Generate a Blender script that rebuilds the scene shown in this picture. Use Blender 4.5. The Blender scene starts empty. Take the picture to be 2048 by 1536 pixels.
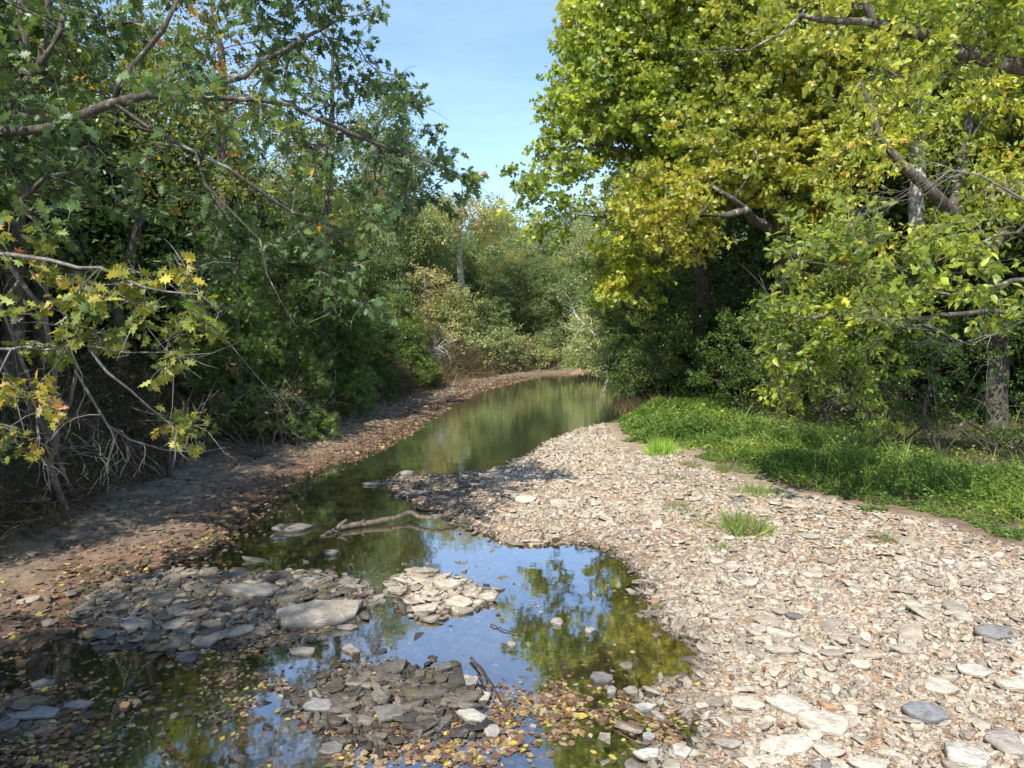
import bpy, math, random
import numpy as np
from math import radians, sin, cos, pi

RS = np.random.RandomState(7)
random.seed(7)
SC = bpy.context.scene
COL = SC.collection

# ------------------------------------------------------------------ camera
F = 1365.0                      # focal length in photo pixels (2048 wide)
CZ = 2.5
PITCH = radians(4.1)
cam_d = bpy.data.cameras.new('camera')
cam_d.sensor_width = 36.0
cam_d.lens = 36.0 * F / 2048.0
cam_d.clip_start = 0.1
cam_d.clip_end = 2000
cam = bpy.data.objects.new('camera', cam_d)
COL.objects.link(cam)
cam.location = (0, 0, CZ)
cam.rotation_euler = (radians(90) - PITCH, 0, 0)
SC.camera = cam

# ------------------------------------------------------------------ light
SUN_AZ = radians(-157)           # from straight ahead (+Y) towards +X
SUN_EL = radians(50)
SC.world = bpy.data.worlds.new('World')
SC.world.use_nodes = True
wt = SC.world.node_tree
wt.nodes.clear()
wo = wt.nodes.new('ShaderNodeOutputWorld')
wb = wt.nodes.new('ShaderNodeBackground')
sky = wt.nodes.new('ShaderNodeTexSky')
sky.sky_type = 'NISHITA'
sky.sun_disc = False
sky.sun_elevation = SUN_EL
sky.sun_rotation = SUN_AZ
sky.air_density = 1.0
sky.dust_density = 0.25
sky.ozone_density = 3.0
wb.inputs[1].default_value = 0.14
# thin cirrus
tc = wt.nodes.new('ShaderNodeTexCoord')
mp = wt.nodes.new('ShaderNodeMapping')
mp.inputs['Scale'].default_value = (1.0, 2.2, 6.0)
mp.inputs['Rotation'].default_value = (0.2, 0.35, 0.6)
cn = wt.nodes.new('ShaderNodeTexNoise')
cn.inputs['Scale'].default_value = 2.1
cn.inputs['Detail'].default_value = 7
cn.inputs['Roughness'].default_value = 0.62
cr = wt.nodes.new('ShaderNodeMapRange')
cr.inputs[1].default_value = 0.47
cr.inputs[2].default_value = 0.80
cr.inputs[3].default_value = 0.0
cr.inputs[4].default_value = 0.07
cm = wt.nodes.new('ShaderNodeMix')
cm.data_type = 'RGBA'
cm.inputs[7].default_value = (9.0, 9.6, 10.6, 1)
wt.links.new(tc.outputs['Generated'], mp.inputs[0])
wt.links.new(mp.outputs[0], cn.inputs['Vector'])
wt.links.new(cn.outputs[0], cr.inputs[0])
wt.links.new(cr.outputs[0], cm.inputs[0])
wt.links.new(sky.outputs[0], cm.inputs[6])
wt.links.new(cm.outputs[2], wb.inputs[0])
wt.links.new(wb.outputs[0], wo.inputs[0])

sun_d = bpy.data.lights.new('sun', 'SUN')
sun_d.energy = 3.4
sun_d.angle = radians(0.5)
sun_d.color = (1.0, 0.95, 0.86)
sun = bpy.data.objects.new('sun', sun_d)
COL.objects.link(sun)
sx, sy, sz = sin(SUN_AZ) * cos(SUN_EL), cos(SUN_AZ) * cos(SUN_EL), sin(SUN_EL)
import mathutils
sun.rotation_euler = mathutils.Vector((sx, sy, sz)).to_track_quat('Z', 'Y').to_euler()
SC.view_settings.view_transform = 'Standard'
SC.view_settings.look = 'None'
SC.view_settings.gamma = 1.0
SC.view_settings.exposure = 1.1
SC.cycles.max_bounces = 6
SC.cycles.diffuse_bounces = 3
SC.cycles.glossy_bounces = 2
SC.cycles.transmission_bounces = 3
SC.cycles.transparent_max_bounces = 6
SC.cycles.use_denoising = True
SC.cycles.sample_clamp_indirect = 3.0
SC.cycles.sample_clamp_direct = 8.0

# ------------------------------------------------------------------ pixel <-> world
cp_, sp_ = cos(PITCH), sin(PITCH)
def ray(px, py):
    a = (np.asarray(px, float) - 1024) / F
    b = -(np.asarray(py, float) - 768) / F
    return a, cp_ + b * sp_, -sp_ + b * cp_
def G(px, py, z=0.0):           # photo pixel -> point at height z
    a, y, zz = ray(px, py)
    t = (z - CZ) / zz
    return np.array([a * t, y * t, z + 0 * a])
def at(px, py, Y):              # photo pixel -> point at distance Y
    a, y, zz = ray(px, py)
    t = Y / y
    return np.array([a * t, Y, CZ + zz * t])
def topix(P):                   # points (n,3) -> photo pixels
    x, y, z = P[:, 0], P[:, 1], P[:, 2] - CZ
    yc = y * cp_ - z * sp_
    zc = y * sp_ + z * cp_
    yc = np.where(yc < 0.01, 0.01, yc)
    return 1024 + F * x / yc, 768 - F * zc / yc

# ------------------------------------------------------------------ helpers
def tag(o, label=None, cat=None, group=None, kind=None):
    if label: o['label'] = label
    if cat: o['category'] = cat
    if group: o['group'] = group
    if kind: o['kind'] = kind
    return o

def empty(name, loc=(0, 0, 0), rz=0.0, s=1.0):
    o = bpy.data.objects.new(name, None)
    COL.objects.link(o)
    o.location = loc
    o.rotation_euler = (0, 0, rz)
    o.scale = (s, s, s)
    o.empty_display_size = 0.2
    return o

def mesh_np(name, V, tris=None, quads=None, mat=None, col=None, parent=None, smooth=False, attrs=None, ngon=None):
    me = bpy.data.meshes.new(name)
    V = np.asarray(V, np.float32).reshape(-1, 3)
    parts, tot = [], []
    if tris is not None and len(tris):
        t = np.asarray(tris, np.int32).reshape(-1, 3)
        parts.append(t.ravel()); tot.append(np.full(len(t), 3, np.int32))
    if quads is not None and len(quads):
        q = np.asarray(quads, np.int32).reshape(-1, 4)
        parts.append(q.ravel()); tot.append(np.full(len(q), 4, np.int32))
    L = np.concatenate(parts); T = np.concatenate(tot)
    me.vertices.add(len(V)); me.vertices.foreach_set('co', V.ravel())
    me.loops.add(len(L)); me.loops.foreach_set('vertex_index', L)
    me.polygons.add(len(T))
    st = np.zeros(len(T), np.int32); st[1:] = np.cumsum(T)[:-1]
    me.polygons.foreach_set('loop_start', st)
    me.polygons.foreach_set('loop_total', T)
    if smooth:
        me.polygons.foreach_set('use_smooth', np.ones(len(T), bool))
    me.update(calc_edges=True)
    if col is not None:
        a = me.color_attributes.new('Col', 'FLOAT_COLOR', 'POINT')
        c = np.ones((len(V), 4), np.float32); c[:, :3] = col
        a.data.foreach_set('color', c.ravel())
    if attrs:
        for k, v in attrs.items():
            a = me.attributes.new(k, 'FLOAT', 'POINT')
            a.data.foreach_set('value', np.asarray(v, np.float32))
    if mat: me.materials.append(mat)
    o = bpy.data.objects.new(name, me)
    COL.objects.link(o)
    if parent: o.parent = parent
    return o

def copy_tree(root, loc, rz, s, label, group=None):
    r = root.copy(); COL.objects.link(r)
    r.location = loc; r.rotation_euler = (0, 0, rz); r.scale = s if hasattr(s, '__len__') else (s, s, s)
    if label: r['label'] = label
    if group: r['group'] = group
    for ch in list(root.children):
        c = ch.copy(); COL.objects.link(c); c.parent = r
    return r

# value noise ------------------------------------------------------
_tab = np.random.RandomState(3).rand(256, 256)
def vnoise(x, y, f, o=0):
    x = np.asarray(x) * f + 37.7 * (o + 1); y = np.asarray(y) * f + 11.3 * (o + 1)
    xi = np.floor(x).astype(int); yi = np.floor(y).astype(int)
    u = x - xi; v = y - yi
    u = u * u * (3 - 2 * u); v = v * v * (3 - 2 * v)
    g = lambda i, j: _tab[i & 255, j & 255]
    return ((g(xi, yi) * (1 - u) + g(xi + 1, yi) * u) * (1 - v) + (g(xi, yi + 1) * (1 - u) + g(xi + 1, yi + 1) * u) * v)
def fbm(x, y, f, n=4, o=0):
    s = 0; a = 1; t = 0
    for i in range(n):
        s = s + a * vnoise(x, y, f * 2 ** i, o + i); t += a; a *= 0.5
    return s / t

def sdf(P, X, Y):               # signed distance to polygon, negative inside
    P = np.asarray(P, float); n = len(P)
    X = np.asarray(X, float); Y = np.asarray(Y, float)
    d = np.full(X.shape, 1e18); ins = np.zeros(X.shape, bool)
    for i in range(n):
        a = P[i]; b = P[(i + 1) % n]
        ex, ey = b - a
        wx, wy = X - a[0], Y - a[1]
        t = np.clip((wx * ex + wy * ey) / (ex * ex + ey * ey + 1e-12), 0, 1)
        d = np.minimum(d, (wx - ex * t) ** 2 + (wy - ey * t) ** 2)
        c = ((a[1] > Y) != (b[1] > Y)) & (X < (b[0] - a[0]) * (Y - a[1]) / (b[1] - a[1] + 1e-12) + a[0])
        ins ^= c
    d = np.sqrt(d)
    return np.where(ins, -d, d)
def pxpoly(L, z=0.0):
    return [tuple(G(x, y, z)[:2]) for x, y in L]

# ------------------------------------------------------------------ layout polygons
left_shore = [(1180, 747), (1110, 750), (1060, 755), (1010, 766), (940, 785), (880, 812), (820, 850), (760, 885), (690, 915), (620, 945),
              (560, 975), (525, 1005), (480, 1040), (440, 1080), (395, 1115), (330, 1130), (240, 1140), (190, 1190), (150, 1260), (60, 1290), (-60, 1330), (-200, 1400)]
right_shore = [(1300, 1545), (1290, 1500), (1400, 1480), (1380, 1440), (1275, 1405), (1310, 1370), (1400, 1345), (1385, 1300), (1325, 1250),
               (1290, 1200), (1275, 1150), (1225, 1100), (1150, 1086), (1070, 1092), (1000, 1085), (960, 1062), (900, 1040), (850, 1012),
               (800, 992), (768, 968), (790, 950), (900, 950), (1010, 935), (1070, 905), (1100, 882), (1150, 862), (1235, 842), (1300, 812), (1370, 800), (1500, 770)]
W_poly = pxpoly(left_shore) + [(-6.0, 2.0), (-7.0, -8.0), (-5.0, -40.0), (4.0, -40.0), (3.5, -8.0), (1.2, 1.5)] + pxpoly(right_shore) + [(26, 40), (30, 48), (12, 47)]
I1 = pxpoly([(150, 1215), (230, 1165), (330, 1145), (480, 1150), (600, 1150), (720, 1165), (760, 1195), (715, 1240), (640, 1270), (560, 1285), (400, 1295), (300, 1300), (200, 1270)])
I2 = pxpoly([(780, 1160), (850, 1150), (930, 1158), (990, 1185), (985, 1210), (900, 1228), (820, 1215)])
I3 = pxpoly([(600, 1390), (680, 1350), (800, 1330), (880, 1345), (960, 1380), (985, 1430), (920, 1470), (800, 1490), (650, 1470)])
I4 = pxpoly([(-60, 1400), (60, 1400), (130, 1420), (110, 1460), (-60, 1480)])
V_poly = pxpoly([(1238, 842), (1262, 880), (1310, 897), (1350, 890), (1400, 905), (1450, 935), (1500, 955), (1580, 978), (1680, 998), (1760, 1012),
                 (1850, 1025), (1950, 1050), (2060, 1085), (2250, 1130)], 0.15) + [(14, 6), (26, 12), (26, 44), (12, 34), (8, 29), (5, 26)]

L_poly = pxpoly([(-500, 1250), (-100, 1130), (0, 1098), (130, 1036), (250, 972), (400, 912), (560, 878), (620, 858), (700, 818), (800, 788), (880, 765), (960, 752), (1060, 741), (1150, 735)], 0.2) + [(12, 52), (12, 70), (-60, 70), (-60, 4), (-14, 0)]
def Hgt(X, Y):
    w = sdf(W_poly, X, Y)
    i1, i2, i3, i4 = (sdf(p, X, Y) for p in (I1, I2, I3, I4))
    isl = np.minimum(np.minimum(i1, i2), np.minimum(i3, i4))
    n1 = fbm(X, Y, 0.9, 4) - 0.5
    n2 = fbm(X, Y, 4.0, 3, 5) - 0.5
    wn = w + n2 * 0.22
    deep = np.clip((Y - 6.5) / 9.0, 0.05, 1.0)
    bed = -np.minimum(0.03 + 0.22 * np.clip(-wn, 0, 9), 0.10 + 0.55 * deep)
    bed = np.where(isl < 0.9, np.maximum(bed, -0.02 - 0.12 * np.clip(isl, 0, 2)), bed)
    bed = np.where(isl < 0, np.where(isl == i3, -0.012, 0.01) + np.minimum(-isl * 0.07, 0.028), bed)
    vs = sdf(V_poly, X, Y)
    right = 0.015 + 0.05 * np.clip(wn, 0, 3) + np.clip(-vs - 0.0, 0, 1.0) * 0.10 + np.clip(-vs - 5.0, 0, 14) * 0.16
    right = np.where((Y < 30) | (X > 6), right, right)
    shelf = 1.9 + 0.5 * (fbm(X, Y, 0.35, 2, 9) - 0.5)
    lv = -sdf(L_poly, X, Y) + n2 * 0.3
    left = 0.02 + 0.09 * np.clip(wn, 0, 3) + 0.75 * np.clip(lv, 0, 1.8) + 0.05 * np.clip(lv - 2.2, 0, 30)
    xc = np.interp(Y, [-40, 0, 5, 9, 12, 19, 26, 34, 45, 60, 80], [-0.5, -1, -1, -3.0, -2.9, -1.5, -0.5, 1.5, 4, 8, 14])
    land = np.where(X > xc, right, left)
    far = np.clip((Y - 46) / 4, 0, 1)
    land = land * (1 - far) + far * left
    h = np.where(w < 0, bed, land)
    tr = np.clip(w / 0.3, -1, 1)
    h = h + n1 * 0.06 * np.clip(np.abs(w), 0.3, 1.5) + n2 * 0.03
    lm = np.clip(w * 3, 0, 1) * (X < xc)
    n3 = fbm(X + 0.4 * Y, Y * 1.6 - X * 0.5, 2.2, 4, 40)
    h = h + lm * (np.floor(n3 * 9) / 9 * 0.16 + (fbm(X, Y, 9, 2, 41) - .5) * 0.03 - 0.07)
    h = np.where((w > 0.1) & (h < 0.012), 0.012, h)
    return h, w, isl, vs, (X > xc), lv

# ------------------------------------------------------------------ materials
def new_mat(name):
    m = bpy.data.materials.new(name); m.use_nodes = True
    nt = m.node_tree; nt.nodes.clear()
    return m, nt, nt.nodes, nt.links

def leaf_mat(name, trans=0.45, gloss=0.10, rough=0.42, vary=0.12, tint=(1.25, 1.2, 0.55)):
    m, nt, N, L = new_mat(name)
    at_ = N.new('ShaderNodeAttribute'); at_.attribute_name = 'Col'
    oi = N.new('ShaderNodeObjectInfo')
    mr = N.new('ShaderNodeMapRange'); mr.inputs[3].default_value = 0.5 - vary * 0.06; mr.inputs[4].default_value = 0.5 + vary * 0.06
    mv = N.new('ShaderNodeMapRange'); mv.inputs[3].default_value = 1 - vary; mv.inputs[4].default_value = 1 + vary
    L.new(oi.outputs['Random'], mr.inputs[0]); L.new(oi.outputs['Random'], mv.inputs[0])
    hs = N.new('ShaderNodeHueSaturation')
    L.new(mr.outputs[0], hs.inputs['Hue']); L.new(mv.outputs[0], hs.inputs['Value']); L.new(at_.outputs[0], hs.inputs['Color'])
    d = N.new('ShaderNodeBsdfDiffuse'); t = N.new('ShaderNodeBsdfTranslucent')
    mu = N.new('ShaderNodeMix'); mu.data_type = 'RGBA'; mu.blend_type = 'MULTIPLY'; mu.inputs[0].default_value = 1
    mu.inputs[7].default_value = (*tint, 1)
    L.new(hs.outputs[0], mu.inputs[6]); L.new(hs.outputs[0], d.inputs[0]); L.new(mu.outputs[2], t.inputs[0])
    mx = N.new('ShaderNodeMixShader'); mx.inputs[0].default_value = trans
    L.new(d.outputs[0], mx.inputs[1]); L.new(t.outputs[0], mx.inputs[2])
    g = N.new('ShaderNodeBsdfGlossy'); g.inputs['Roughness'].default_value = rough
    g.inputs[0].default_value = (1, 1, 1, 1)
    lw = N.new('ShaderNodeFresnel'); lw.inputs[0].default_value = 1.4
    ml = N.new('ShaderNodeMath'); ml.operation = 'MULTIPLY_ADD'; ml.inputs[1].default_value = gloss * 3; ml.inputs[2].default_value = gloss * 0.25
    ml.use_clamp = True
    L.new(lw.outputs[0], ml.inputs[0])
    m2 = N.new('ShaderNodeMixShader')
    L.new(ml.outputs[0], m2.inputs[0]); L.new(mx.outputs[0], m2.inputs[1]); L.new(g.outputs[0], m2.inputs[2])
    o = N.new('ShaderNodeOutputMaterial'); L.new(m2.outputs[0], o.inputs[0])
    return m

def bark_mat(name, c1, c2, c3=None, scale=9.0, lich=0.62):
    m, nt, N, L = new_mat(name)
    tc = N.new('ShaderNodeTexCoord')
    mp = N.new('ShaderNodeMapping'); mp.inputs['Scale'].default_value = (1, 1, 0.28)
    n = N.new('ShaderNodeTexNoise'); n.inputs['Scale'].default_value = scale; n.inputs['Detail'].default_value = 6
    n.inputs['Roughness'].default_value = 0.7
    cr = N.new('ShaderNodeValToRGB')
    cr.color_ramp.elements[0].position = 0.35; cr.color_ramp.elements[0].color = (*c1, 1)
    cr.color_ramp.elements[1].position = 0.65; cr.color_ramp.elements[1].color = (*c2, 1)
    L.new(tc.outputs['Object'], mp.inputs[0]); L.new(mp.outputs[0], n.inputs['Vector']); L.new(n.outputs[0], cr.inputs[0])
    n2 = N.new('ShaderNodeTexNoise'); n2.inputs['Scale'].default_value = 5.5; n2.inputs['Detail'].default_value = 4
    L.new(tc.outputs['Object'], n2.inputs['Vector'])
    r2 = N.new('ShaderNodeMapRange'); r2.inputs[1].default_value = lich; r2.inputs[2].default_value = lich + 0.06
    L.new(n2.outputs[0], r2.inputs[0])
    mx = N.new('ShaderNodeMix'); mx.data_type = 'RGBA'; mx.inputs[7].default_value = (*(c3 or (0.36, 0.38, 0.32)), 1)
    L.new(r2.outputs[0], mx.inputs[0]); L.new(cr.outputs[0], mx.inputs[6])
    b = N.new('ShaderNodeBsdfPrincipled'); b.inputs['Roughness'].default_value = 0.9
    L.new(mx.outputs[2], b.inputs['Base Color'])
    bp = N.new('ShaderNodeBump'); bp.inputs['Strength'].default_value = 1.0; bp.inputs['Distance'].default_value = 0.035
    L.new(n.outputs[0], bp.inputs['Height']); L.new(bp.outputs[0], b.inputs['Normal'])
    o = N.new('ShaderNodeOutputMaterial'); L.new(b.outputs[0], o.inputs[0])
    return m

def stone_mat(name, use_obj=False):
    m, nt, N, L = new_mat(name)
    if use_obj:
        src = N.new('ShaderNodeObjectInfo'); cs = src.outputs['Color']
    else:
        src = N.new('ShaderNodeAttribute'); src.attribute_name = 'Col'; cs = src.outputs[0]
    ge = N.new('ShaderNodeNewGeometry')
    n = N.new('ShaderNodeTexNoise'); n.inputs['Scale'].default_value = 14; n.inputs['Detail'].default_value = 7; n.inputs['Roughness'].default_value = 0.68
    L.new(ge.outputs['Position'], n.inputs['Vector'])
    cr = N.new('ShaderNodeValToRGB')
    cr.color_ramp.elements[0].position = 0.32; cr.color_ramp.elements[0].color = (0.62, 0.58, 0.52, 1)
    cr.color_ramp.elements[1].position = 0.60; cr.color_ramp.elements[1].color = (1.12, 1.1, 1.06, 1)
    L.new(n.outputs[0], cr.inputs[0])
    mu = N.new('ShaderNodeMix'); mu.data_type = 'RGBA'; mu.blend_type = 'MULTIPLY'; mu.inputs[0].default_value = 1
    L.new(cs, mu.inputs[6]); L.new(cr.outputs[0], mu.inputs[7])
    # damp just above and below the water level
    sep = N.new('ShaderNodeSeparateXYZ'); L.new(ge.outputs['Position'], sep.inputs[0])
    wr = N.new('ShaderNodeMapRange'); wr.inputs[1].default_value = 0.008; wr.inputs[2].default_value = 0.05
    wr.inputs[3].default_value = 0.42; wr.inputs[4].default_value = 1.0
    L.new(sep.outputs[2], wr.inputs[0])
    mw = N.new('ShaderNodeVectorMath'); mw.operation = 'SCALE'
    L.new(mu.outputs[2], mw.inputs[0]); L.new(wr.outputs[0], mw.inputs['Scale'])
    b = N.new('ShaderNodeBsdfPrincipled')
    rr = N.new('ShaderNodeMapRange'); rr.inputs[1].default_value = 0.42; rr.inputs[2].default_value = 1.0
    rr.inputs[3].default_value = 0.35; rr.inputs[4].default_value = 0.88
    L.new(wr.outputs[0], rr.inputs[0]); L.new(rr.outputs[0], b.inputs['Roughness'])
    L.new(mw.outputs[0], b.inputs['Base Color'])
    n2 = N.new('ShaderNodeTexNoise'); n2.inputs['Scale'].default_value = 38; n2.inputs['Detail'].default_value = 5
    mp = N.new('ShaderNodeMapping'); mp.inputs['Scale'].default_value = (1, 1, 3)
    L.new(ge.outputs['Position'], mp.inputs[0]); L.new(mp.outputs[0], n2.inputs['Vector'])
    bp = N.new('ShaderNodeBump'); bp.inputs['Strength'].default_value = 0.9; bp.inputs['Distance'].default_value = 0.02
    L.new(n2.outputs[0], bp.inputs['Height']); L.new(bp.outputs[0], b.inputs['Normal'])
    o = N.new('ShaderNodeOutputMaterial'); L.new(b.outputs[0], o.inputs[0])
    return m

def ground_mat():
    m, nt, N, L = new_mat('creek_ground')
    a = N.new('ShaderNodeAttribute'); a.attribute_name = 'Col'
    g = N.new('ShaderNodeAttribute'); g.attribute_name = 'pebble'
    ge = N.new('ShaderNodeNewGeometry')
    n = N.new('ShaderNodeTexNoise'); n.inputs['Scale'].default_value = 7; n.inputs['Detail'].default_value = 8; n.inputs['Roughness'].default_value = 0.75
    L.new(ge.outputs['Position'], n.inputs['Vector'])
    cr = N.new('ShaderNodeValToRGB')
    cr.color_ramp.elements[0].position = 0.33; cr.color_ramp.elements[0].color = (0.5, 0.46, 0.42, 1)
    cr.color_ramp.elements[1].position = 0.64; cr.color_ramp.elements[1].color = (1.35, 1.3, 1.2, 1)
    L.new(n.outputs[0], cr.inputs[0])
    mu = N.new('ShaderNodeMix'); mu.data_type = 'RGBA'; mu.blend_type = 'MULTIPLY'; mu.inputs[0].default_value = 1
    L.new(a.outputs[0], mu.inputs[6]); L.new(cr.outputs[0], mu.inputs[7])
    vo = N.new('ShaderNodeTexVoronoi'); vo.inputs['Scale'].default_value = 34
    mp = N.new('ShaderNodeMapping'); mp.inputs['Scale'].default_value = (1, 1.4, 1)
    L.new(ge.outputs['Position'], mp.inputs[0]); L.new(mp.outputs[0], vo.inputs['Vector'])
    # pebble tone
    pr = N.new('ShaderNodeValToRGB')
    e = pr.color_ramp.elements
    e[0].position = 0.0; e[0].color = (0.45, 0.38, 0.32, 1)
    e[1].position = 1.0; e[1].color = (1.35, 1.3, 1.22, 1)
    x = e.new(0.5); x.color = (1.0, 0.86, 0.74, 1)
    x = e.new(0.8); x.color = (0.75, 0.5, 0.36, 1)
    sp = N.new('ShaderNodeSeparateColor'); L.new(vo.outputs['Color'], sp.inputs[0]); L.new(sp.outputs[0], pr.inputs[0])
    mq = N.new('ShaderNodeMix'); mq.data_type = 'RGBA'; mq.blend_type = 'MULTIPLY'
    L.new(g.outputs['Fac'], mq.inputs[0]); L.new(mu.outputs[2], mq.inputs[6]); L.new(pr.outputs[0], mq.inputs[7])
    b = N.new('ShaderNodeBsdfPrincipled'); b.inputs['Roughness'].default_value = 0.9
    L.new(mq.outputs[2], b.inputs['Base Color'])
    b1 = N.new('ShaderNodeBump'); b1.inputs['Strength'].default_value = 0.7; b1.inputs['Distance'].default_value = 0.03
    L.new(n.outputs[0], b1.inputs['Height'])
    b2 = N.new('ShaderNodeBump'); b2.invert = True; b2.inputs['Distance'].default_value = 0.015
    L.new(g.outputs['Fac'], b2.inputs['Strength']); L.new(vo.outputs['Distance'], b2.inputs['Height']); L.new(b1.outputs[0], b2.inputs['Normal'])
    L.new(b2.outputs[0], b.inputs['Normal'])
    o = N.new('ShaderNodeOutputMaterial'); L.new(b.outputs[0], o.inputs[0])
    return m

def water_mat():
    m, nt, N, L = new_mat('creek_water')
    d = N.new('ShaderNodeAttribute'); d.attribute_name = 'turbid'
    ge = N.new('ShaderNodeNewGeometry')
    rp = N.new('ShaderNodeAttribute'); rp.attribute_name = 'ripple'
    mp = N.new('ShaderNodeMapping'); mp.inputs['Scale'].default_value = (1.0, 1.0, 1.0)
    n = N.new('ShaderNodeTexNoise'); n.inputs['Scale'].default_value = 3.2; n.inputs['Detail'].default_value = 3; n.inputs['Roughness'].default_value = 0.55
    L.new(ge.outputs['Position'], mp.inputs[0]); L.new(mp.outputs[0], n.inputs['Vector'])
    bp = N.new('ShaderNodeBump'); bp.inputs['Distance'].default_value = 0.02
    L.new(rp.outputs['Fac'], bp.inputs['Strength']); L.new(n.outputs[0], bp.inputs['Height'])
    fr = N.new('ShaderNodeFresnel'); fr.inputs[0].default_value = 1.333; L.new(bp.outputs[0], fr.inputs['Normal'])
    gl = N.new('ShaderNodeBsdfGlossy'); gl.inputs['Roughness'].default_value = 0.035; gl.inputs[0].default_value = (1, 1, 1, 1)
    L.new(bp.outputs[0], gl.inputs['Normal'])
    tr = N.new('ShaderNodeBsdfTransparent'); tr.inputs[0].default_value = (0.86, 0.82, 0.66, 1)
    df = N.new('ShaderNodeBsdfDiffuse'); df.inputs[0].default_value = (0.085, 0.095, 0.045, 1)
    mx = N.new('ShaderNodeMixShader'); L.new(d.outputs['Fac'], mx.inputs[0]); L.new(tr.outputs[0], mx.inputs[1]); L.new(df.outputs[0], mx.inputs[2])
    m2 = N.new('ShaderNodeMixShader'); pw = N.new('ShaderNodeMath'); pw.operation = 'POWER'; pw.inputs[1].default_value = 0.29; L.new(fr.outputs[0], pw.inputs[0]); L.new(pw.outputs[0], m2.inputs[0]); L.new(mx.outputs[0], m2.inputs[1]); L.new(gl.outputs[0], m2.inputs[2])
    o = N.new('ShaderNodeOutputMaterial'); L.new(m2.outputs[0], o.inputs[0])
    return m

M_leaf = leaf_mat('leaf_bright', 0.52, 0.06)
M_oak = leaf_mat('leaf_oak', 0.35, 0.035, 0.6, 0.0, (1.2, 1.3, 0.5))
M_dark = leaf_mat('leaf_dark', 0.35, 0.05)
M_litter = leaf_mat('fallen_leaf_skin', 0.2, 0.05, 0.6, 0.0, (1, 1, 0.8))
M_grass = leaf_mat('grass_skin', 0.4, 0.04, 0.5, 0.0)
M_bark = bark_mat('bark_brown', (0.035, 0.027, 0.02), (0.14, 0.115, 0.09), (0.20, 0.21, 0.16))
M_moss = bark_mat('bark_mossy', (0.03, 0.024, 0.018), (0.15, 0.125, 0.095), (0.30, 0.31, 0.24), 24, 0.56)
M_gray = bark_mat('bark_grey', (0.10, 0.09, 0.075), (0.27, 0.25, 0.22), (0.42, 0.43, 0.38), 14)
M_white = bark_mat('bark_sycamore', (0.22, 0.20, 0.17), (0.55, 0.54, 0.50), (0.66, 0.66, 0.62), 5, 0.5)
M_drift = bark_mat('driftwood', (0.07, 0.05, 0.035), (0.24, 0.185, 0.13), (0.28, 0.24, 0.18), 30, 0.66)
M_blackwood = bark_mat('wet_wood', (0.02, 0.016, 0.012), (0.07, 0.055, 0.045), (0.1, 0.08, 0.07), 16)
M_stone = stone_mat('creek_stone')
M_stone_o = stone_mat('creek_stone_single', True)

# ------------------------------------------------------------------ ground + water
def axis(segs):
    out = []
    for a, b, s in segs:
        out.append(np.arange(a, b, s))
    out.append([segs[-1][1]])
    return np.concatenate(out)
xs = axis([(-300, -60, 40), (-60, -14, 1.5), (-14, -7.5, 0.25), (-7.5, 8.0, 0.055), (8.0, 16, 0.25), (16, 60, 1.5), (60, 300, 40)])
ys = axis([(-120, -20, 20), (-20, 3.0, 1.0), (3.0, 13, 0.06), (13, 24, 0.12), (24, 50, 0.3), (50, 100, 2.5), (100, 460, 40)])
XX, YY = np.meshgrid(xs, ys)
HH, WW, II, VV, RIGHT, LVV = Hgt(XX, YY)
nx, ny = len(xs), len(ys)
def grid_quads(nx, ny):
    i = np.arange(nx - 1)[None, :] + nx * np.arange(ny - 1)[:, None]
    return np.stack([i, i + 1, i + nx + 1, i + nx], -1).reshape(-1, 4)
def lerp(a, b, t):
    t = np.clip(t, 0, 1)[..., None]
    return np.asarray(a) * (1 - t) + np.asarray(b) * t
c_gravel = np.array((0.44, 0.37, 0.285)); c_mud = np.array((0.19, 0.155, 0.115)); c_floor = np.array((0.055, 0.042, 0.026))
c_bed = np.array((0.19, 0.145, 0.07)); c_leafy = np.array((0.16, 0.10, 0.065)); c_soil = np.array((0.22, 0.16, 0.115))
nz = fbm(XX, YY, 0.8, 4, 2)
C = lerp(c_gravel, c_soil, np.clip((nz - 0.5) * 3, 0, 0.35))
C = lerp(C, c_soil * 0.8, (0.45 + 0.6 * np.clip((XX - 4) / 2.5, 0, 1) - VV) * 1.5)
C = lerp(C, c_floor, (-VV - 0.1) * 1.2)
Lc = lerp(np.broadcast_to(c_mud, C.shape), c_leafy, (1.1 - WW) * 1.2)
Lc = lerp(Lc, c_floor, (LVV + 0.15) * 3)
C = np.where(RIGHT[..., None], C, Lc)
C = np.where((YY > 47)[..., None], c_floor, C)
inw = WW < 0.0
bed = lerp(np.broadcast_to(c_bed, C.shape), np.array((0.17, 0.11, 0.055)), (fbm(XX, YY, 1.6, 3, 8) - 0.48) * 5)
bed = lerp(bed, np.array((0.20, 0.17, 0.13)), (0.35 - II) * 3)
C = np.where(inw[..., None], lerp(C, bed, -WW * 6 + 0.2), C)
PB = np.where(RIGHT, np.clip(VV * 2, 0, 1), np.clip((0.3 - WW) * 2, 0, 0.6)) * 0.9
V = np.stack([XX, YY, HH], -1).reshape(-1, 3)
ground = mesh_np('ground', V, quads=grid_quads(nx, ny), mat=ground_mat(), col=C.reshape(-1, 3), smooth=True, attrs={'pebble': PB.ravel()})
tag(ground, 'gravel bar, muddy banks and forest floor along the creek', kind='structure')

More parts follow.
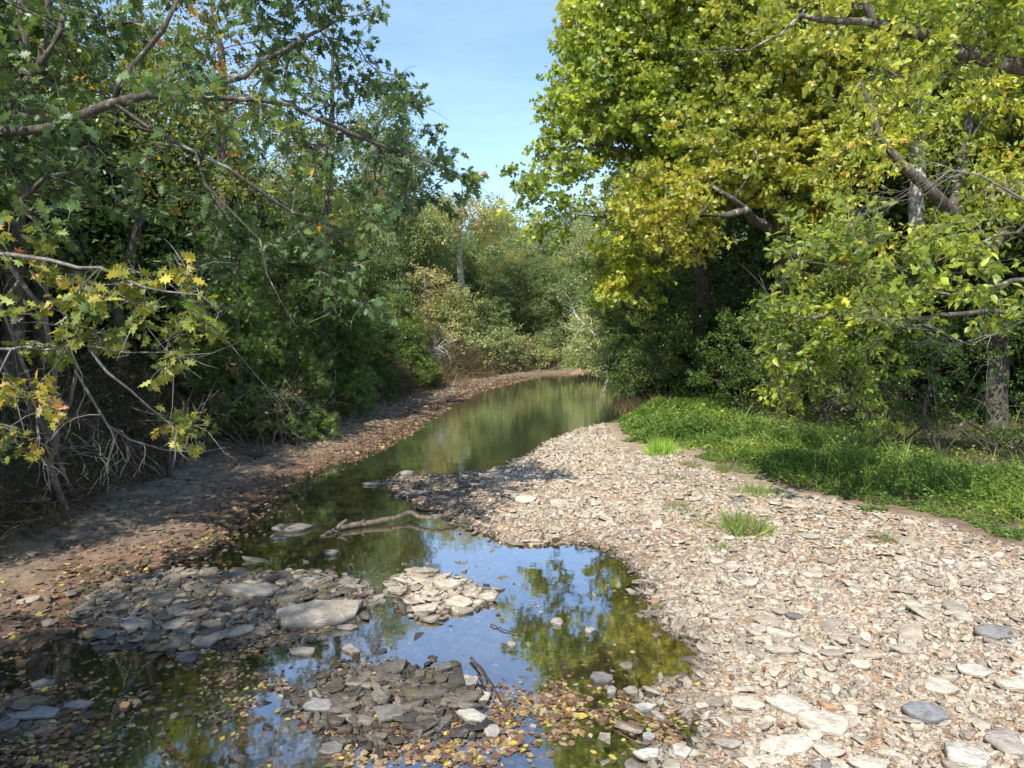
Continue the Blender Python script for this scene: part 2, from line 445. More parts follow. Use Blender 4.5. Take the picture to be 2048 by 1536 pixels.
wxs = axis([(-40, -8, 4), (-8, 9, 0.12), (9, 40, 1.5)]); wys = axis([(-60, 3, 4), (3, 14, 0.12), (14, 50, 0.4), (50, 60, 5)])
WX, WY = np.meshgrid(wxs, wys)
wh, ww, wi, wv, wr_, _l = Hgt(WX, WY)
dep = np.clip(-wh, 0, 3)
turb = 1 - np.exp(-dep * 1.7)
turb = np.clip(turb + np.clip((WY - 9) / 14, 0, 0.4), 0, 0.9)
rip = np.interp(WY, [0, 8, 11, 16, 30, 50], [0.05, 0.05, 0.07, 0.2, 0.3, 0.3])
water = mesh_np('water', np.stack([WX, WY, np.zeros_like(WX)], -1).reshape(-1, 3), quads=grid_quads(len(wxs), len(wys)), mat=water_mat(), smooth=True,
                attrs={'turbid': turb.ravel(), 'ripple': rip.ravel()})
tag(water, 'still olive green creek water with clear shallow pools', kind='structure')

_gx, _gy = xs, ys
def hgt(x, y):                  # sampled ground height
    x = np.asarray(x, float); y = np.asarray(y, float)
    i = np.clip(np.searchsorted(_gx, x) - 1, 0, nx - 2); j = np.clip(np.searchsorted(_gy, y) - 1, 0, ny - 2)
    u = np.clip((x - _gx[i]) / (_gx[i + 1] - _gx[i]), 0, 1); v = np.clip((y - _gy[j]) / (_gy[j + 1] - _gy[j]), 0, 1)
    return (HH[j, i] * (1 - u) + HH[j, i + 1] * u) * (1 - v) + (HH[j + 1, i] * (1 - u) + HH[j + 1, i + 1] * u) * v
def gsample(A, x, y):
    i = np.clip(np.searchsorted(_gx, x), 0, nx - 1); j = np.clip(np.searchsorted(_gy, y), 0, ny - 1)
    return A[j, i]

# ------------------------------------------------------------------ tubes, skeletons, leaves
class Tubes:
    def __init__(self): self.V = []; self.Q = []; self.T = []; self.n = 0
    def add(self, P, R, k=6):
        P = np.asarray(P, float); R = np.asarray(R, float)
        m = len(P)
        if m < 2: return
        D = np.gradient(P, axis=0); D /= np.linalg.norm(D, axis=1)[:, None] + 1e-9
        ref = np.array([0.31, 0.17, 0.93]) if abs(D[0, 2]) < 0.9 else np.array([1.0, 0.1, 0])
        A = np.cross(D, ref); A /= np.linalg.norm(A, axis=1)[:, None] + 1e-9
        B = np.cross(D, A)
        th = np.arange(k) * 2 * pi / k
        ring = P[:, None] + R[:, None, None] * (A[:, None] * np.cos(th)[None, :, None] + B[:, None] * np.sin(th)[None, :, None])
        self.V.append(ring.reshape(-1, 3))
        a = np.arange(k); b = (a + 1) % k
        base = self.n + k * np.arange(m - 1)[:, None]
        self.Q.append(np.stack([base + a, base + b, base + k + b, base + k + a], -1).reshape(-1, 4))
        self.n += m * k
        if k > 2 and R[-1] > 0.006:           # close the tip
            self.V.append(P[-1:] + D[-1:] * R[-1] * 0.3)
            t0 = self.n - k
            self.T.append(np.stack([t0 + a, t0 + b, np.full(k, self.n)], -1)); self.n += 1
    def build(self, name, mat, parent=None):
        return mesh_np(name, np.concatenate(self.V), tris=np.concatenate(self.T) if self.T else None, quads=np.concatenate(self.Q), mat=mat, parent=parent, smooth=True)

def ellipsoid_pts(c, r, n, rs, shell=0.5):
    d = rs.normal(size=(n, 3)); d /= np.linalg.norm(d, axis=1)[:, None]
    q = rs.rand(n) ** (1 / 3.0 * (1 - shell) + 0.0001) if shell < 1 else np.ones(n)
    return np.asarray(c) + d * q[:, None] * np.asarray(r)

def skeleton(lines, targets, rs, seg=0.45, tip=0.006, wob=0.05, expo=0.46, sag=0.04):
    """lines: list of (points, radii) polylines, first is rooted; targets: twig ends"""
    P, par, rmin = [], [], []
    for pts, rad in lines:
        pts = np.asarray(pts, float)
        if P:
            d = np.linalg.norm(np.array(P) - pts[0], axis=1); pr = int(np.argmin(d))
        else: pr = -1
        # resample
        for i in range(len(pts)):
            if i == 0:
                P.append(pts[0]); par.append(pr); rmin.append(rad[0]); pr = len(P) - 1; continue
            L = np.linalg.norm(pts[i] - pts[i - 1]); k = max(1, int(L / seg))
            for j in range(1, k + 1):
                t = j / k
                q = pts[i - 1] * (1 - t) + pts[i] * t
                if j < k: q = q + rs.normal(size=3) * wob * 0.5
                P.append(q); par.append(pr); rmin.append(rad[i - 1] * (1 - t) + rad[i] * t); pr = len(P) - 1
    n0 = len(P)
    cap = n0 + 40000
    A = np.zeros((cap, 3)); A[:n0] = P
    par = list(par); cnt = n0
    T = np.asarray(targets)
    if len(T):
        d0 = np.min(np.linalg.norm(T[:, None] - A[None, :n0], axis=2), axis=1)
        order = np.argsort(d0)
    else: order = []
    tips = []
    for ti in order:
        t = T[ti]
        D = A[:cnt] - t
        dist = np.sqrt((D * D).sum(1)) + np.clip(D[:, 2], 0, 9) * 0.35   # prefer to come from below
        b = int(np.argmin(dist)); p0 = A[b]
        pd = A[b] - A[par[b]] if par[b] >= 0 else np.array([0, 0, 1.0])
        pd = pd / (np.linalg.norm(pd) + 1e-9)
        L = np.linalg.norm(t - p0); k = max(1, int(round(L / seg)))
        c = p0 + pd * L * 0.35
        pr = b
        for j in range(1, k + 1):
            u = j / k
            q = (1 - u) ** 2 * p0 + 2 * u * (1 - u) * c + u * u * t
            if j < k: q = q + rs.normal(size=3) * wob - np.array([0, 0, sag * sin(pi * u)])
            A[cnt] = q; par.append(pr); rmin.append(0); pr = cnt; cnt += 1
        tips.append(pr)
    par = np.array(par); cn = np.zeros(cnt); cn[tips] = 1
    kids = [[] for _ in range(cnt)]
    for i in range(cnt - 1, -1, -1):
        if par[i] >= 0: cn[par[i]] += cn[i]; kids[par[i]].append(i)
    R = np.maximum(tip * np.maximum(cn, 1) ** expo, np.array(rmin))
    return A[:cnt], par, R, kids, tips

def limb_tubes(A, par, R, kids, tb, limbs=None, thr=0.04):
    n = len(A); done = np.zeros(n, bool)
    starts = [i for i in range(n) if par[i] < 0]
    stack = list(starts)
    while stack:
        s = stack.pop()
        ch = [s]; c = s
        while kids[c]:
            k = max(kids[c], key=lambda q: R[q])
            for q in kids[c]:
                if q != k: stack.append(q)
            ch.append(k); c = k
        idx = ([par[s]] if par[s] >= 0 else []) + ch
        P = A[idx]; r = R[idx].copy()
        if par[s] >= 0: r[0] = min(r[0], r[1] * 1.15)
        m = r.max()
        k_ = 9 if m > 0.09 else 6 if m > 0.03 else 4 if m > 0.012 else 3
        if limbs is not None and (par[s] < 0 or (r[1:].max() > thr and len(limbs) < 9)):
            t1 = Tubes(); t1.add(P, r, k_); limbs.append(t1)
        else: tb.add(P, r, k_)

# leaf outlines in the local frame: x across, y along
def outline_simple(): # folded rhomb
    v = np.array([(0, 0, 0), (0.30, 0.42, 0.05), (0, 1.0, -0.05), (-0.30, 0.42, 0.05)])
    return v, np.array([(0, 1, 2), (0, 2, 3)])
def outline_ovate():
    v = np.array([(0, 0, 0), (0.27, 0.22, 0.05), (0.31, 0.55, 0.04), (0, 1.05, -0.10), (-0.31, 0.55, 0.04), (-0.27, 0.22, 0.05)])
    return v, np.array([(0, 1, 2), (0, 2, 3), (0, 3, 4), (0, 4, 5)])
def outline_lobed():
    pts = [(0, -0.02), (0.10, 0.20), (0.34, 0.22), (0.16, 0.40), (0.46, 0.56), (0.17, 0.62), (0.26, 0.86), (0.08, 0.82), (0, 1.08)]
    full = pts + [(-x, y) for x, y in pts[-2:0:-1]]
    v = [(0, 0.5, -0.02)] + [(x, y, 0.06 * abs(x) * 2 - 0.05 * y) for x, y in full]
    n = len(full)
    return np.array(v), np.array([(0, i + 1, (i + 1) % n + 1) for i in range(n)])
def outline_maple():
    pts = [(0, 0), (0.22, 0.10), (0.50, 0.18), (0.34, 0.42), (0.50, 0.68), (0.20, 0.66), (0, 1.0)]
    full = pts + [(-x, y) for x, y in pts[-2:0:-1]]
    v = [(0, 0.42, -0.02)] + [(x, y, 0.05 * abs(x) - 0.08 * y) for x, y in full]
    n = len(full)
    return np.array(v), np.array([(0, i + 1, (i + 1) % n + 1) for i in range(n)])
O_S, O_O, O_L, O_M = outline_simple(), outline_ovate(), outline_lobed(), outline_maple()
def outline_spray():  # flat fan of juniper scales
    v, t = [], []
    for k, a in enumerate((-0.75, -0.3, 0.1, 0.55, 0.95)):
        dx, dy = sin(a), cos(a); L = (0.75, 1.0, 0.9, 1.0, 0.6)[k]
        b = len(v)
        v += [(dy * -0.05, dx * 0.05, 0), (dy * 0.06, -dx * 0.06, 0), (dx * L, dy * L, 0.08 * (k % 2))]
        t.append((b, b + 1, b + 2))
    return np.array(v), np.array(t)
O_J = outline_spray()
def outline_blade():
    v = np.array([(-0.016, 0, 0), (0.016, 0, 0), (0.013, 0.55, -0.05), (-0.013, 0.55, -0.05), (0, 1, -0.28)])
    return v, np.array([(0, 1, 2), (0, 2, 3), (3, 2, 4)])
O_B = outline_blade()

_pr = np.random.RandomState(99)
def place(outline, pos, nrm, fwd, size, vary=True):
    """instance an outline at many positions -> verts, tris"""
    v, t = outline
    n = len(pos)
    nrm = nrm / (np.linalg.norm(nrm, axis=1)[:, None] + 1e-9)
    fwd = fwd - nrm * (fwd * nrm).sum(1)[:, None]; fwd /= np.linalg.norm(fwd, axis=1)[:, None] + 1e-9
    sd = np.cross(fwd, nrm)
    size = np.asarray(size).reshape(-1, 1, 1)
    if vary:
        wsc = 0.65 + 0.5 * _pr.rand(n, 1, 1); curl = (_pr.rand(n, 1, 1) - 0.25) * 0.55; tw = _pr.normal(size=(n, 1, 1)) * 0.25
    else: wsc, curl, tw = 1.0, 0.0, 0.0
    vx = v[None, :, 0:1] * wsc + 0 * pos[:, None, :1]; vy = v[None, :, 1:2]; vz = v[None, :, 2:3] - curl * vy * vy + tw * vx * vy
    Vv = pos[:, None] + size * (vx * sd[:, None] + vy * fwd[:, None] + vz * nrm[:, None])
    T = (t[None] + (np.arange(n) * len(v))[:, None, None]).reshape(-1, 3)
    return Vv.reshape(-1, 3), T

def palette(cols, w, n, rs, pos=None, jit=0.18, clump=1.2, hot=None):
    """pick leaf colours, clumped in space"""
    cols = np.asarray(cols, float); w = np.cumsum(np.asarray(w, float)); w /= w[-1]
    u = rs.rand(n)
    if pos is not None:
        c = vnoise(pos[:, 0] + pos[:, 2] * 0.7, pos[:, 1] + pos[:, 2] * 1.3, clump, int(rs.randint(50)))
        c = np.clip((c - 0.5) * 1.25 + 0.5, 0, 0.999)
        u = np.clip(0.5 * u + 0.62 * c - 0.06, 0, 0.999)
    i = np.searchsorted(w, u)
    C = cols[np.clip(i, 0, len(cols) - 1)]
    return C * (1 + rs.normal(size=(n, 1)) * jit).clip(0.45, 1.7) * (1 + rs.normal(size=(n, 3)) * 0.05)

def foliage(clusters, dirs, rs, outline, size, per=40, twigs=5, L=0.5, cols=None, w=None, name='crown', mat=None, parent=None,
            tb=None, flat=0.75, droop=0.25, clump=1.0, origin=None, up=0.1, jit=0.18, shift=None):
    """leaf sprays around cluster points"""
    n = len(clusters); o = np.zeros(3) if origin is None else np.asarray(origin)
    d = rs.normal(size=(n, twigs, 3)) * np.array([1, 1, 0.55]); d /= np.linalg.norm(d, axis=2)[..., None]
    d = d + dirs[:, None] * 0.7 + np.array([0, 0, up]); d /= np.linalg.norm(d, axis=2)[..., None]
    ll = L * (0.55 + 0.65 * rs.rand(n, twigs))
    if tb is not None:
        for i in range(n):
            for j in range(twigs):
                e = clusters[i] + d[i, j] * ll[i, j]
                mid = (clusters[i] + e) / 2 + rs.normal(size=3) * 0.03 * L
                tb.add([clusters[i] - o, mid - o, e - o - np.array([0, 0, droop * 0.15 * L])], [0.0045, 0.0035, 0.0015], 3)
    k = max(1, per // twigs)
    t = 0.15 + 0.9 * rs.rand(n, twigs, k) ** 0.7
    pos = clusters[:, None, None] + d[:, :, None] * (ll[..., None] * t)[..., None]
    pos = pos + rs.normal(size=pos.shape) * np.array([1, 1, 0.7]) * L * 0.13
    pos[..., 2] -= droop * 0.3 * L * t ** 2
    pos = pos.reshape(-1, 3)
    dd = np.repeat(d.reshape(-1, 3), k, axis=0)
    m = len(pos)
    nrm = rs.normal(size=(m, 3)) * (1 - flat) * 1.6 + np.array([0, 0, flat])
    fwd = dd * 0.8 + rs.normal(size=(m, 3)) * 0.6 - np.array([0, 0, droop])
    # droopy leaves turn their faces outwards
    sz_ = size * (0.6 + 0.6 * rs.rand(m))
    Vv, T = place(outline, pos - o, nrm, fwd, sz_)
    C = palette(cols, w, m, rs, pos, clump=clump, jit=jit)
    if shift is not None: C = shift(pos, C, rs)
    return mesh_np(name, Vv, tris=T, mat=mat, col=np.repeat(C, len(outline[0]), axis=0).clip(0.003, 0.9), parent=parent)

def blob(px, py, Y, rx, ry, rY):
    c = at(px, py, Y); s = Y / F
    return c, np.array([rx * s, rY, ry * s])

def make_tree(name, label, cat, lines, blobs, dens, rs, outline, size, per, twigs, L, cols, w, mat_leaf, mat_bark, seg=0.45,
              tip=0.006, group=None, twigtubes=False, flat=0.75, droop=0.25, clump=1.0, extra_bare=0, shell=0.55, expo=0.46, up=0.1, jit=0.18,
              bare_len=0.7, shift=None, crown='crown', split=True):
    root_p = np.asarray(lines[0][0][0], float)
    root = empty(name, root_p)
    tag(root, label, cat, group)
    T = []
    for c, r in blobs:
        vol = 4.19 * r[0] * r[1] * r[2]
        n = max(3, int(vol * dens))
        T.append(ellipsoid_pts(c, r, n, rs, shell))
    T = np.concatenate(T)
    T[:, 2] = np.maximum(T[:, 2], 0.25)
    nb = int(len(T) * extra_bare)
    A, par, R, kids, tips = skeleton(lines, T, rs, seg=seg, tip=tip, expo=expo)
    tb = Tubes()
    limbs = [] if split else None
    limb_tubes(A - root_p, par, R, kids, tb, limbs, max(0.02, 0.12 * R[0]))
    tips = np.array(tips)
    dirs = A[tips] - A[par[tips]]; dirs /= np.linalg.norm(dirs, axis=1)[:, None] + 1e-9
    if nb:                       # bare twigs here and there
        for i in rs.choice(tips, nb):
            dr = (A[i] - A[par[i]]); dr /= np.linalg.norm(dr) + 1e-9
            for _ in range(3):
                v = dr + rs.normal(size=3) * 0.5; v /= np.linalg.norm(v)
                p0 = A[i] - root_p; ln = bare_len * (0.6 + rs.rand())
                q = [p0]
                for s in range(4):
                    v = v + rs.normal(size=3) * 0.16; v /= np.linalg.norm(v)
                    q.append(q[-1] + v * ln / 4)
                tb.add(q, [0.006, 0.005, 0.004, 0.003, 0.0015], 3)
    foliage(A[tips], dirs, rs, outline, size, per, twigs, L, cols, w, crown, mat_leaf, root, tb if twigtubes else None, flat, droop, clump, root_p, up, jit, shift)
    if limbs:
        limbs[0].build('stem' if cat in ('shrub', 'bush') else 'trunk', mat_bark, root)
        for t1 in limbs[1:]: t1.build('limb', mat_bark, root)
        tb.build('branches', mat_bark, root)
    else: tb.build('trunk', mat_bark, root)
    return root

# ================================================================== TREES
def gz(x, y): return float(hgt(x, y))
def base_at(px, Y, dz=-0.15):
    x = (px - 1024) / F * Y
    return np.array([x, Y, gz(x, Y) + dz])
def line(px_pts, rad):           # [(px,py,Y)...] -> points; first may be a base
    return (np.array([p if len(p) == 4 else at(*p) for p in px_pts], dtype=object), rad)
def limb(pts, rad):
    return (np.array([at(*p) for p in pts], float), list(rad))
def trunk_line(b, pts, rad):
    return (np.array([b] + [at(*p) for p in pts], float), list(rad))

G1 = [(0.146, 0.200, 0.041), (0.262, 0.330, 0.052), (0.422, 0.468, 0.068), (0.583, 0.579, 0.082), (0.660, 0.592, 0.068), (0.660, 0.454, 0.082)]

# --- big sycamore leaning over the creek on the right -----------------
rs = np.random.RandomState(11)
b = base_at(1408, 25)
make_tree('sycamore_tree', 'tall yellow-green tree whose crown reaches left over the creek against the open sky', 'tree',
    [trunk_line(b, [(1408, 600, 25), (1402, 450, 24.6), (1380, 250, 24), (1360, 60, 23.5), (1350, -150, 23)], [0.30, 0.24, 0.21, 0.17, 0.12, 0.07]),
     limb([(1400, 440, 24.6), (1330, 340, 23.5), (1240, 300, 22.5), (1150, 280, 22), (1070, 330, 21.6)], [0.13, 0.10, 0.07, 0.045, 0.02]),
     limb([(1402, 500, 24.6), (1340, 470, 23.5), (1260, 440, 23), (1160, 430, 22.6)], [0.08, 0.06, 0.04, 0.015]),
     limb([(1404, 625, 24.9), (1375, 595, 24.5), (1330, 600, 24.2)], [0.07, 0.06, 0.03]),
     limb([(1375, 230, 24), (1290, 120, 23), (1220, 40, 22.5)], [0.12, 0.07, 0.03])],
    [blob(1290, 60, 22.5, 160, 110, 2.6), blob(1205, 70, 22, 80, 75, 1.6), blob(1215, 190, 22, 120, 90, 2.2), blob(1130, 290, 21.5, 70, 55, 1.5), blob(1120, 215, 21.5, 50, 40, 1.0),
     blob(1060, 372, 21.2, 62, 38, 1.0), blob(1130, 365, 21.3, 60, 40, 1.0), blob(1330, 250, 22.5, 140, 110, 2.6), blob(1330, 400, 22, 110, 75, 1.8), blob(1120, 455, 23.5, 50, 36, 0.9),
     blob(1270, 470, 22.5, 80, 60, 1.5), blob(1430, 130, 22.5, 150, 150, 3), blob(1300, -170, 23, 220, 140, 4), blob(1260, 560, 23.5, 90, 60, 1.3), blob(1420, 330, 22, 100, 100, 2)],
    4.0, rs, O_M, 0.17, 60, 6, 0.55, G1, [0.15, 0.30, 0.32, 0.16, 0.05, 0.02], M_leaf, M_bark, seg=0.5, tip=0.008, droop=0.55, flat=0.45, extra_bare=0.05, shell=0.3)

# --- second and third trees of the right bank -------------------------
def yellow_patch(pos, C, rs):
    x, y = topix(pos)
    m = np.exp(-((x - 1330) / 75) ** 2 - ((y - 430) / 110) ** 2) * 0.75 + np.exp(-((x - 1600) / 50) ** 2 - ((y - 260) / 60) ** 2) * 0.4
    k = rs.rand(len(C)) < m
    C = C.copy(); C[k] = np.array([0.56, 0.52, 0.06]) * (0.7 + 0.5 * rs.rand(k.sum(), 1)); return C
rs = np.random.RandomState(12)
b = base_at(1578, 20.5)
make_tree('maple_tree', 'green tree with yellow leaf patches and a pale crooked limb reaching left', 'tree',
    [trunk_line(b, [(1576, 640, 20.5), (1574, 520, 20.3), (1560, 440, 20), (1555, 300, 20), (1560, 100, 20), (1570, -150, 20)], [0.30, 0.25, 0.22, 0.20, 0.16, 0.12, 0.06]),
     limb([(1572, 500, 20.3), (1530, 450, 18.6), (1490, 420, 17.6), (1455, 430, 17.2), (1400, 432, 17.0)], [0.17, 0.14, 0.10, 0.08, 0.05]),
     limb([(1500, 425, 17.8), (1460, 395, 17.2), (1420, 370, 17.0)], [0.08, 0.06, 0.03]),
     limb([(1574, 520, 20.3), (1620, 490, 20), (1680, 505, 19.5)], [0.12, 0.10, 0.05]),
     limb([(1558, 330, 20), (1640, 240, 19.5), (1700, 150, 19)], [0.12, 0.09, 0.04])],
    [blob(1570, 90, 19.5, 170, 110, 2.5), blob(1480, 260, 18.8, 120, 80, 1.8), blob(1620, 290, 18.8, 130, 90, 2), blob(1370, 430, 18.6, 75, 90, 1.3), blob(1300, 400, 19, 60, 80, 1.0),
     blob(1500, 350, 18.4, 110, 50, 1.4), blob(1640, 420, 18.5, 110, 50, 1.5), blob(1580, -170, 20, 260, 130, 4), blob(1720, 120, 19, 120, 120, 2.4),
     blob(1650, 560, 18.5, 90, 40, 1.4)],
    4.2, rs, O_M, 0.14, 60, 6, 0.5, G1, [0.16, 0.32, 0.32, 0.16, 0.03, 0.01], M_leaf, M_moss, shift=yellow_patch, seg=0.45, tip=0.008, droop=0.55, flat=0.45, extra_bare=0.06, shell=0.3)

rs = np.random.RandomState(13)
b = base_at(2000, 14.5)
make_tree('leaning_tree', 'dark mossy leaning tree at right whose forked trunk tilts towards the creek', 'tree',
    [trunk_line(b, [(1996, 610, 14.5), (1970, 520, 14.0), (1905, 430, 12.9), (1850, 370, 12.5), (1790, 315, 12.3), (1755, 265, 12.3), (1720, 160, 12.8)], [0.22, 0.18, 0.15, 0.12, 0.10, 0.075, 0.055, 0.03]),
     limb([(1905, 430, 12.9), (1930, 300, 14.4), (1960, 120, 14.6), (1980, -100, 15)], [0.09, 0.08, 0.06, 0.03]),
     limb([(1970, 520, 14.0), (2040, 420, 14.6), (2120, 260, 14.8)], [0.13, 0.10, 0.05])],
    [blob(1780, 215, 13.4, 110, 70, 1.2), blob(1900, 200, 14, 110, 80, 1.4), blob(1700, 330, 13.2, 80, 55, 1.0), blob(1860, 330, 13.6, 80, 40, 0.8), blob(2060, 250, 14.4, 110, 120, 1.8),
     blob(1950, 20, 14.6, 180, 90, 2.4), blob(2180, 60, 15, 150, 150, 3), blob(1990, 400, 13.8, 100, 50, 1.2), blob(1700, 470, 13.4, 80, 40, 1.0), blob(1760, 300, 12.0, 60, 30, 0.4), blob(1900, 450, 12.4, 70, 40, 0.5), blob(1950, 360, 12.6, 60, 40, 0.5), blob(1820, 480, 13.2, 100, 45, 1.0)],
    6.0, rs, O_O, 0.125, 54, 6, 0.42, G1, [0.2, 0.32, 0.30, 0.15, 0.02, 0.01], M_leaf, M_bark, seg=0.4, tip=0.007, droop=0.5, flat=0.5, extra_bare=0.08, shell=0.4)

rs = np.random.RandomState(14)
b = base_at(1838, 19)
make_tree('pale_trunk_tree', 'tree with smooth chalk white trunk standing behind the leaning mossy tree', 'tree',
    [trunk_line(b, [(1835, 600, 19), (1832, 400, 19), (1836, 250, 19), (1862, 130, 19), (1870, -60, 19)], [0.26, 0.24, 0.20, 0.18, 0.14, 0.08]),
     limb([(1835, 250, 19), (1800, 120, 19), (1760, 0, 19)], [0.12, 0.09, 0.04])],
    [blob(1860, -40, 19, 190, 120, 2.5), blob(1960, 120, 19.5, 90, 70, 1.6), blob(1720, 30, 19, 100, 80, 1.6), blob(2050, 300, 19.5, 100, 90, 1.8), blob(1930, 420, 20, 90, 70, 1.5), blob(1800, 560, 20, 120, 70, 1.5)],
    3.2, rs, O_M, 0.15, 54, 5, 0.5, G1, [0.24, 0.36, 0.26, 0.10, 0.02, 0.01], M_leaf, M_white, seg=0.5, tip=0.008, droop=0.5, flat=0.45, shell=0.4)

# --- near overhanging tree, trunk outside the frame at right -----------
rs = np.random.RandomState(15)
bx = np.array([8.6, 9.0, gz(8.6, 9.0) - 0.1])
G2 = [(0.144, 0.212, 0.037), (0.273, 0.345, 0.047), (0.431, 0.477, 0.066), (0.603, 0.596, 0.088), (0.660, 0.583, 0.088)]
make_tree('box_elder_tree', 'near tree reaching in from the right edge, thick dark limb, bright lime leaves', 'tree',
    [(np.array([bx, [8.5, 9.0, 3.0], [8.1, 9.0, 5.2], at(2130, 150, 9), at(2048, 135, 9), at(1960, 118, 9), at(1880, 88, 8.9), at(1800, 60, 8.9), at(1745, 45, 8.8)], float), [0.24, 0.2, 0.15, 0.12, 0.10, 0.095, 0.08, 0.07, 0.055]),
     limb([(1745, 45, 8.8), (1730, 0, 8.8), (1710, -80, 8.9)], [0.05, 0.045, 0.03]),
     limb([(1745, 45, 8.8), (1690, 42, 8.6), (1640, 40, 8.5), (1600, 30, 8.4), (1560, 70, 8.3), (1500, 100, 8.2), (1400, 105, 8.1), (1350, 92, 8.0)], [0.045, 0.04, 0.033, 0.024, 0.016, 0.011, 0.006, 0.003]),
     (np.array([[8.5, 9.0, 3.0], at(2200, 500, 8.6), at(2050, 560, 8.2), at(1900, 590, 7.9), at(1780, 570, 7.7), at(1650, 530, 7.6), at(1560, 500, 7.5)], float), [0.08, 0.05, 0.028, 0.02, 0.014, 0.009, 0.005]),
     (np.array([[8.5, 9.0, 3.4], at(2250, 400, 8.4), at(2060, 440, 8.0), at(1940, 500, 7.8), at(1820, 545, 7.6)], float), [0.07, 0.045, 0.022, 0.013, 0.006]),
     (np.array([[8.4, 9.0, 2.0], at(2150, 640, 9), at(1980, 620, 9), at(1800, 640, 9.2), at(1680, 620, 9.4), at(1600, 640, 9.6), at(1590, 740, 9.8)], float), [0.08, 0.05, 0.032, 0.022, 0.015, 0.010, 0.006])],
    [blob(1830, 65, 8.7, 75, 32, 0.5), blob(1900, 95, 8.8, 70, 34, 0.5), blob(1990, 70, 8.8, 90, 55, 0.7), blob(1880, 10, 8.8, 150, 35, 0.8), blob(1660, 110, 8.7, 40, 25, 0.35),
     blob(2090, 40, 8.9, 60, 90, 0.8), blob(1810, 150, 8.6, 70, 35, 0.5), blob(1630, 10, 8.9, 80, 40, 0.7),
     blob(1950, 480, 7.8, 100, 38, 0.5), blob(1880, 550, 7.7, 110, 36, 0.4), blob(1790, 540, 7.6, 90, 30, 0.35), blob(1680, 510, 7.6, 75, 40, 0.3), blob(1580, 480, 7.5, 50, 32, 0.3), blob(1570, 525, 7.5, 42, 24, 0.25), blob(1700, 440, 7.8, 80, 40, 0.4),
     blob(2020, 610, 8.0, 60, 40, 0.4),
     blob(1600, 640, 9.6, 80, 60, 0.6), blob(1680, 660, 9.6, 90, 60, 0.6), blob(1590, 740, 9.7, 60, 60, 0.4), blob(1650, 750, 9.7, 80, 55, 0.5), blob(1560, 785, 9.8, 36, 28, 0.25), blob(1740, 730, 9.6, 50, 45, 0.3),
     blob(1760, 815, 9.6, 32, 28, 0.2), blob(1715, 785, 9.6, 40, 25, 0.2), blob(1800, 620, 9.2, 80, 45, 0.5)],
    44, rs, O_O, 0.105, 28, 4, 0.26, G2, [0.2, 0.33, 0.3, 0.14, 0.03], M_leaf, M_moss, seg=0.22, tip=0.0035, droop=0.5, flat=0.6, twigtubes=True, extra_bare=0.10, shell=0.5, bare_len=0.55, up=0.0)

# dead bare limb hanging in at the right edge
def bare_branch(name, label, cat, root_pts, rad, n, ln, rs, mat, gen=2, spread=0.6, group=None, drift=(0, 0, 0)):
    r0 = np.asarray(root_pts[0], float)
    e = empty(name, r0); tag(e, label, cat, group)
    main = Tubes(); tw = Tubes()
    P = np.asarray(root_pts, float) - r0
    main.add(P, rad, 6)
    def sub(P, R, n, ln, g):
        for _ in range(n):
            t = 0.15 + 0.85 * rs.rand(); i = t * (len(P) - 1); k = min(int(i), len(P) - 2); f = i - k
            p = P[k] * (1 - f) + P[k + 1] * f; d = P[k + 1] - P[k]; d = d / (np.linalg.norm(d) + 1e-9)
            v = d + rs.normal(size=3) * spread; v /= np.linalg.norm(v)
            r = (R[k] * (1 - f) + R[k + 1] * f) * 0.62; r = max(r, 0.0022)
            q = [p]; L = ln * (0.5 + rs.rand())
            for s in range(5):
                v = v + rs.normal(size=3) * 0.2 + np.asarray(drift) * 0.15; v /= np.linalg.norm(v); q.append(q[-1] + v * L / 5)
            q = np.array(q); rr = np.linspace(r, max(r * 0.25, 0.0014), 6)
            tw.add(q, rr, 4 if r > 0.008 else 3)
            if g > 1: sub(q, rr, max(2, n // 2), ln * 0.55, g - 1)
    sub(P, rad, n, ln, gen)
    main.build('limb', mat, e); tw.build('twigs', mat, e)
    return e
rs = np.random.RandomState(16)
bare_branch('bare_branch', 'bare curving pinkish grey branch without leaves at the right edge, above the lime leaves', 'branch',
    [at(2150, 440, 7.4), at(2048, 400, 7.2), at(1960, 350, 7.1), at(1900, 340, 7.0), at(1850, 380, 6.9)], [0.02, 0.014, 0.010, 0.007, 0.003], 9, 0.7, rs, M_gray, 3)
bare_branch('bare_branch', 'tangle of bare drooping twigs at the right edge, hanging over the round shrub', 'branch',
    [at(2150, 560, 8.2), at(2050, 640, 8.2), at(1940, 690, 8.3), at(1850, 650, 8.4), at(1790, 650, 8.4)], [0.02, 0.012, 0.009, 0.006, 0.003], 9, 0.7, rs, M_gray, 3)

# --- shrubs of the right bank ------------------------------------------
def shrub(label, px, Y, blobs, rs, cols, w, size=0.07, dens=8, per=70, L=0.35, mat=M_leaf, name='shrub', stems=5, outline=O_S, group=None, bark=M_bark, flat=0.6, droop=0.2, bare=0.1, clump=1.5, cat='shrub', tip=0.004, seg=0.3, jit=0.18):
    b = base_at(px, Y, -0.08)
    lines = []
    for i in range(stems):
        c, r = blobs[i % len(blobs)]
        q = c + rs.normal(size=3) * r * 0.35
        mid = b * 0.55 + q * 0.45 + np.array([rs.normal() * .1, rs.normal() * .1, r[2] * 0.2])
        lines.append((np.array([b if i == 0 else b + (q - b) * 0.02, mid, q]), [0.03, 0.02, 0.01]))
    return make_tree(name, label, cat, lines, blobs, dens, rs, outline, size, per, 5, L, cols, w, mat, bark, seg=seg, tip=tip, flat=flat, droop=droop, extra_bare=bare, shell=0.35, crown='foliage', clump=clump, jit=jit, group=group)
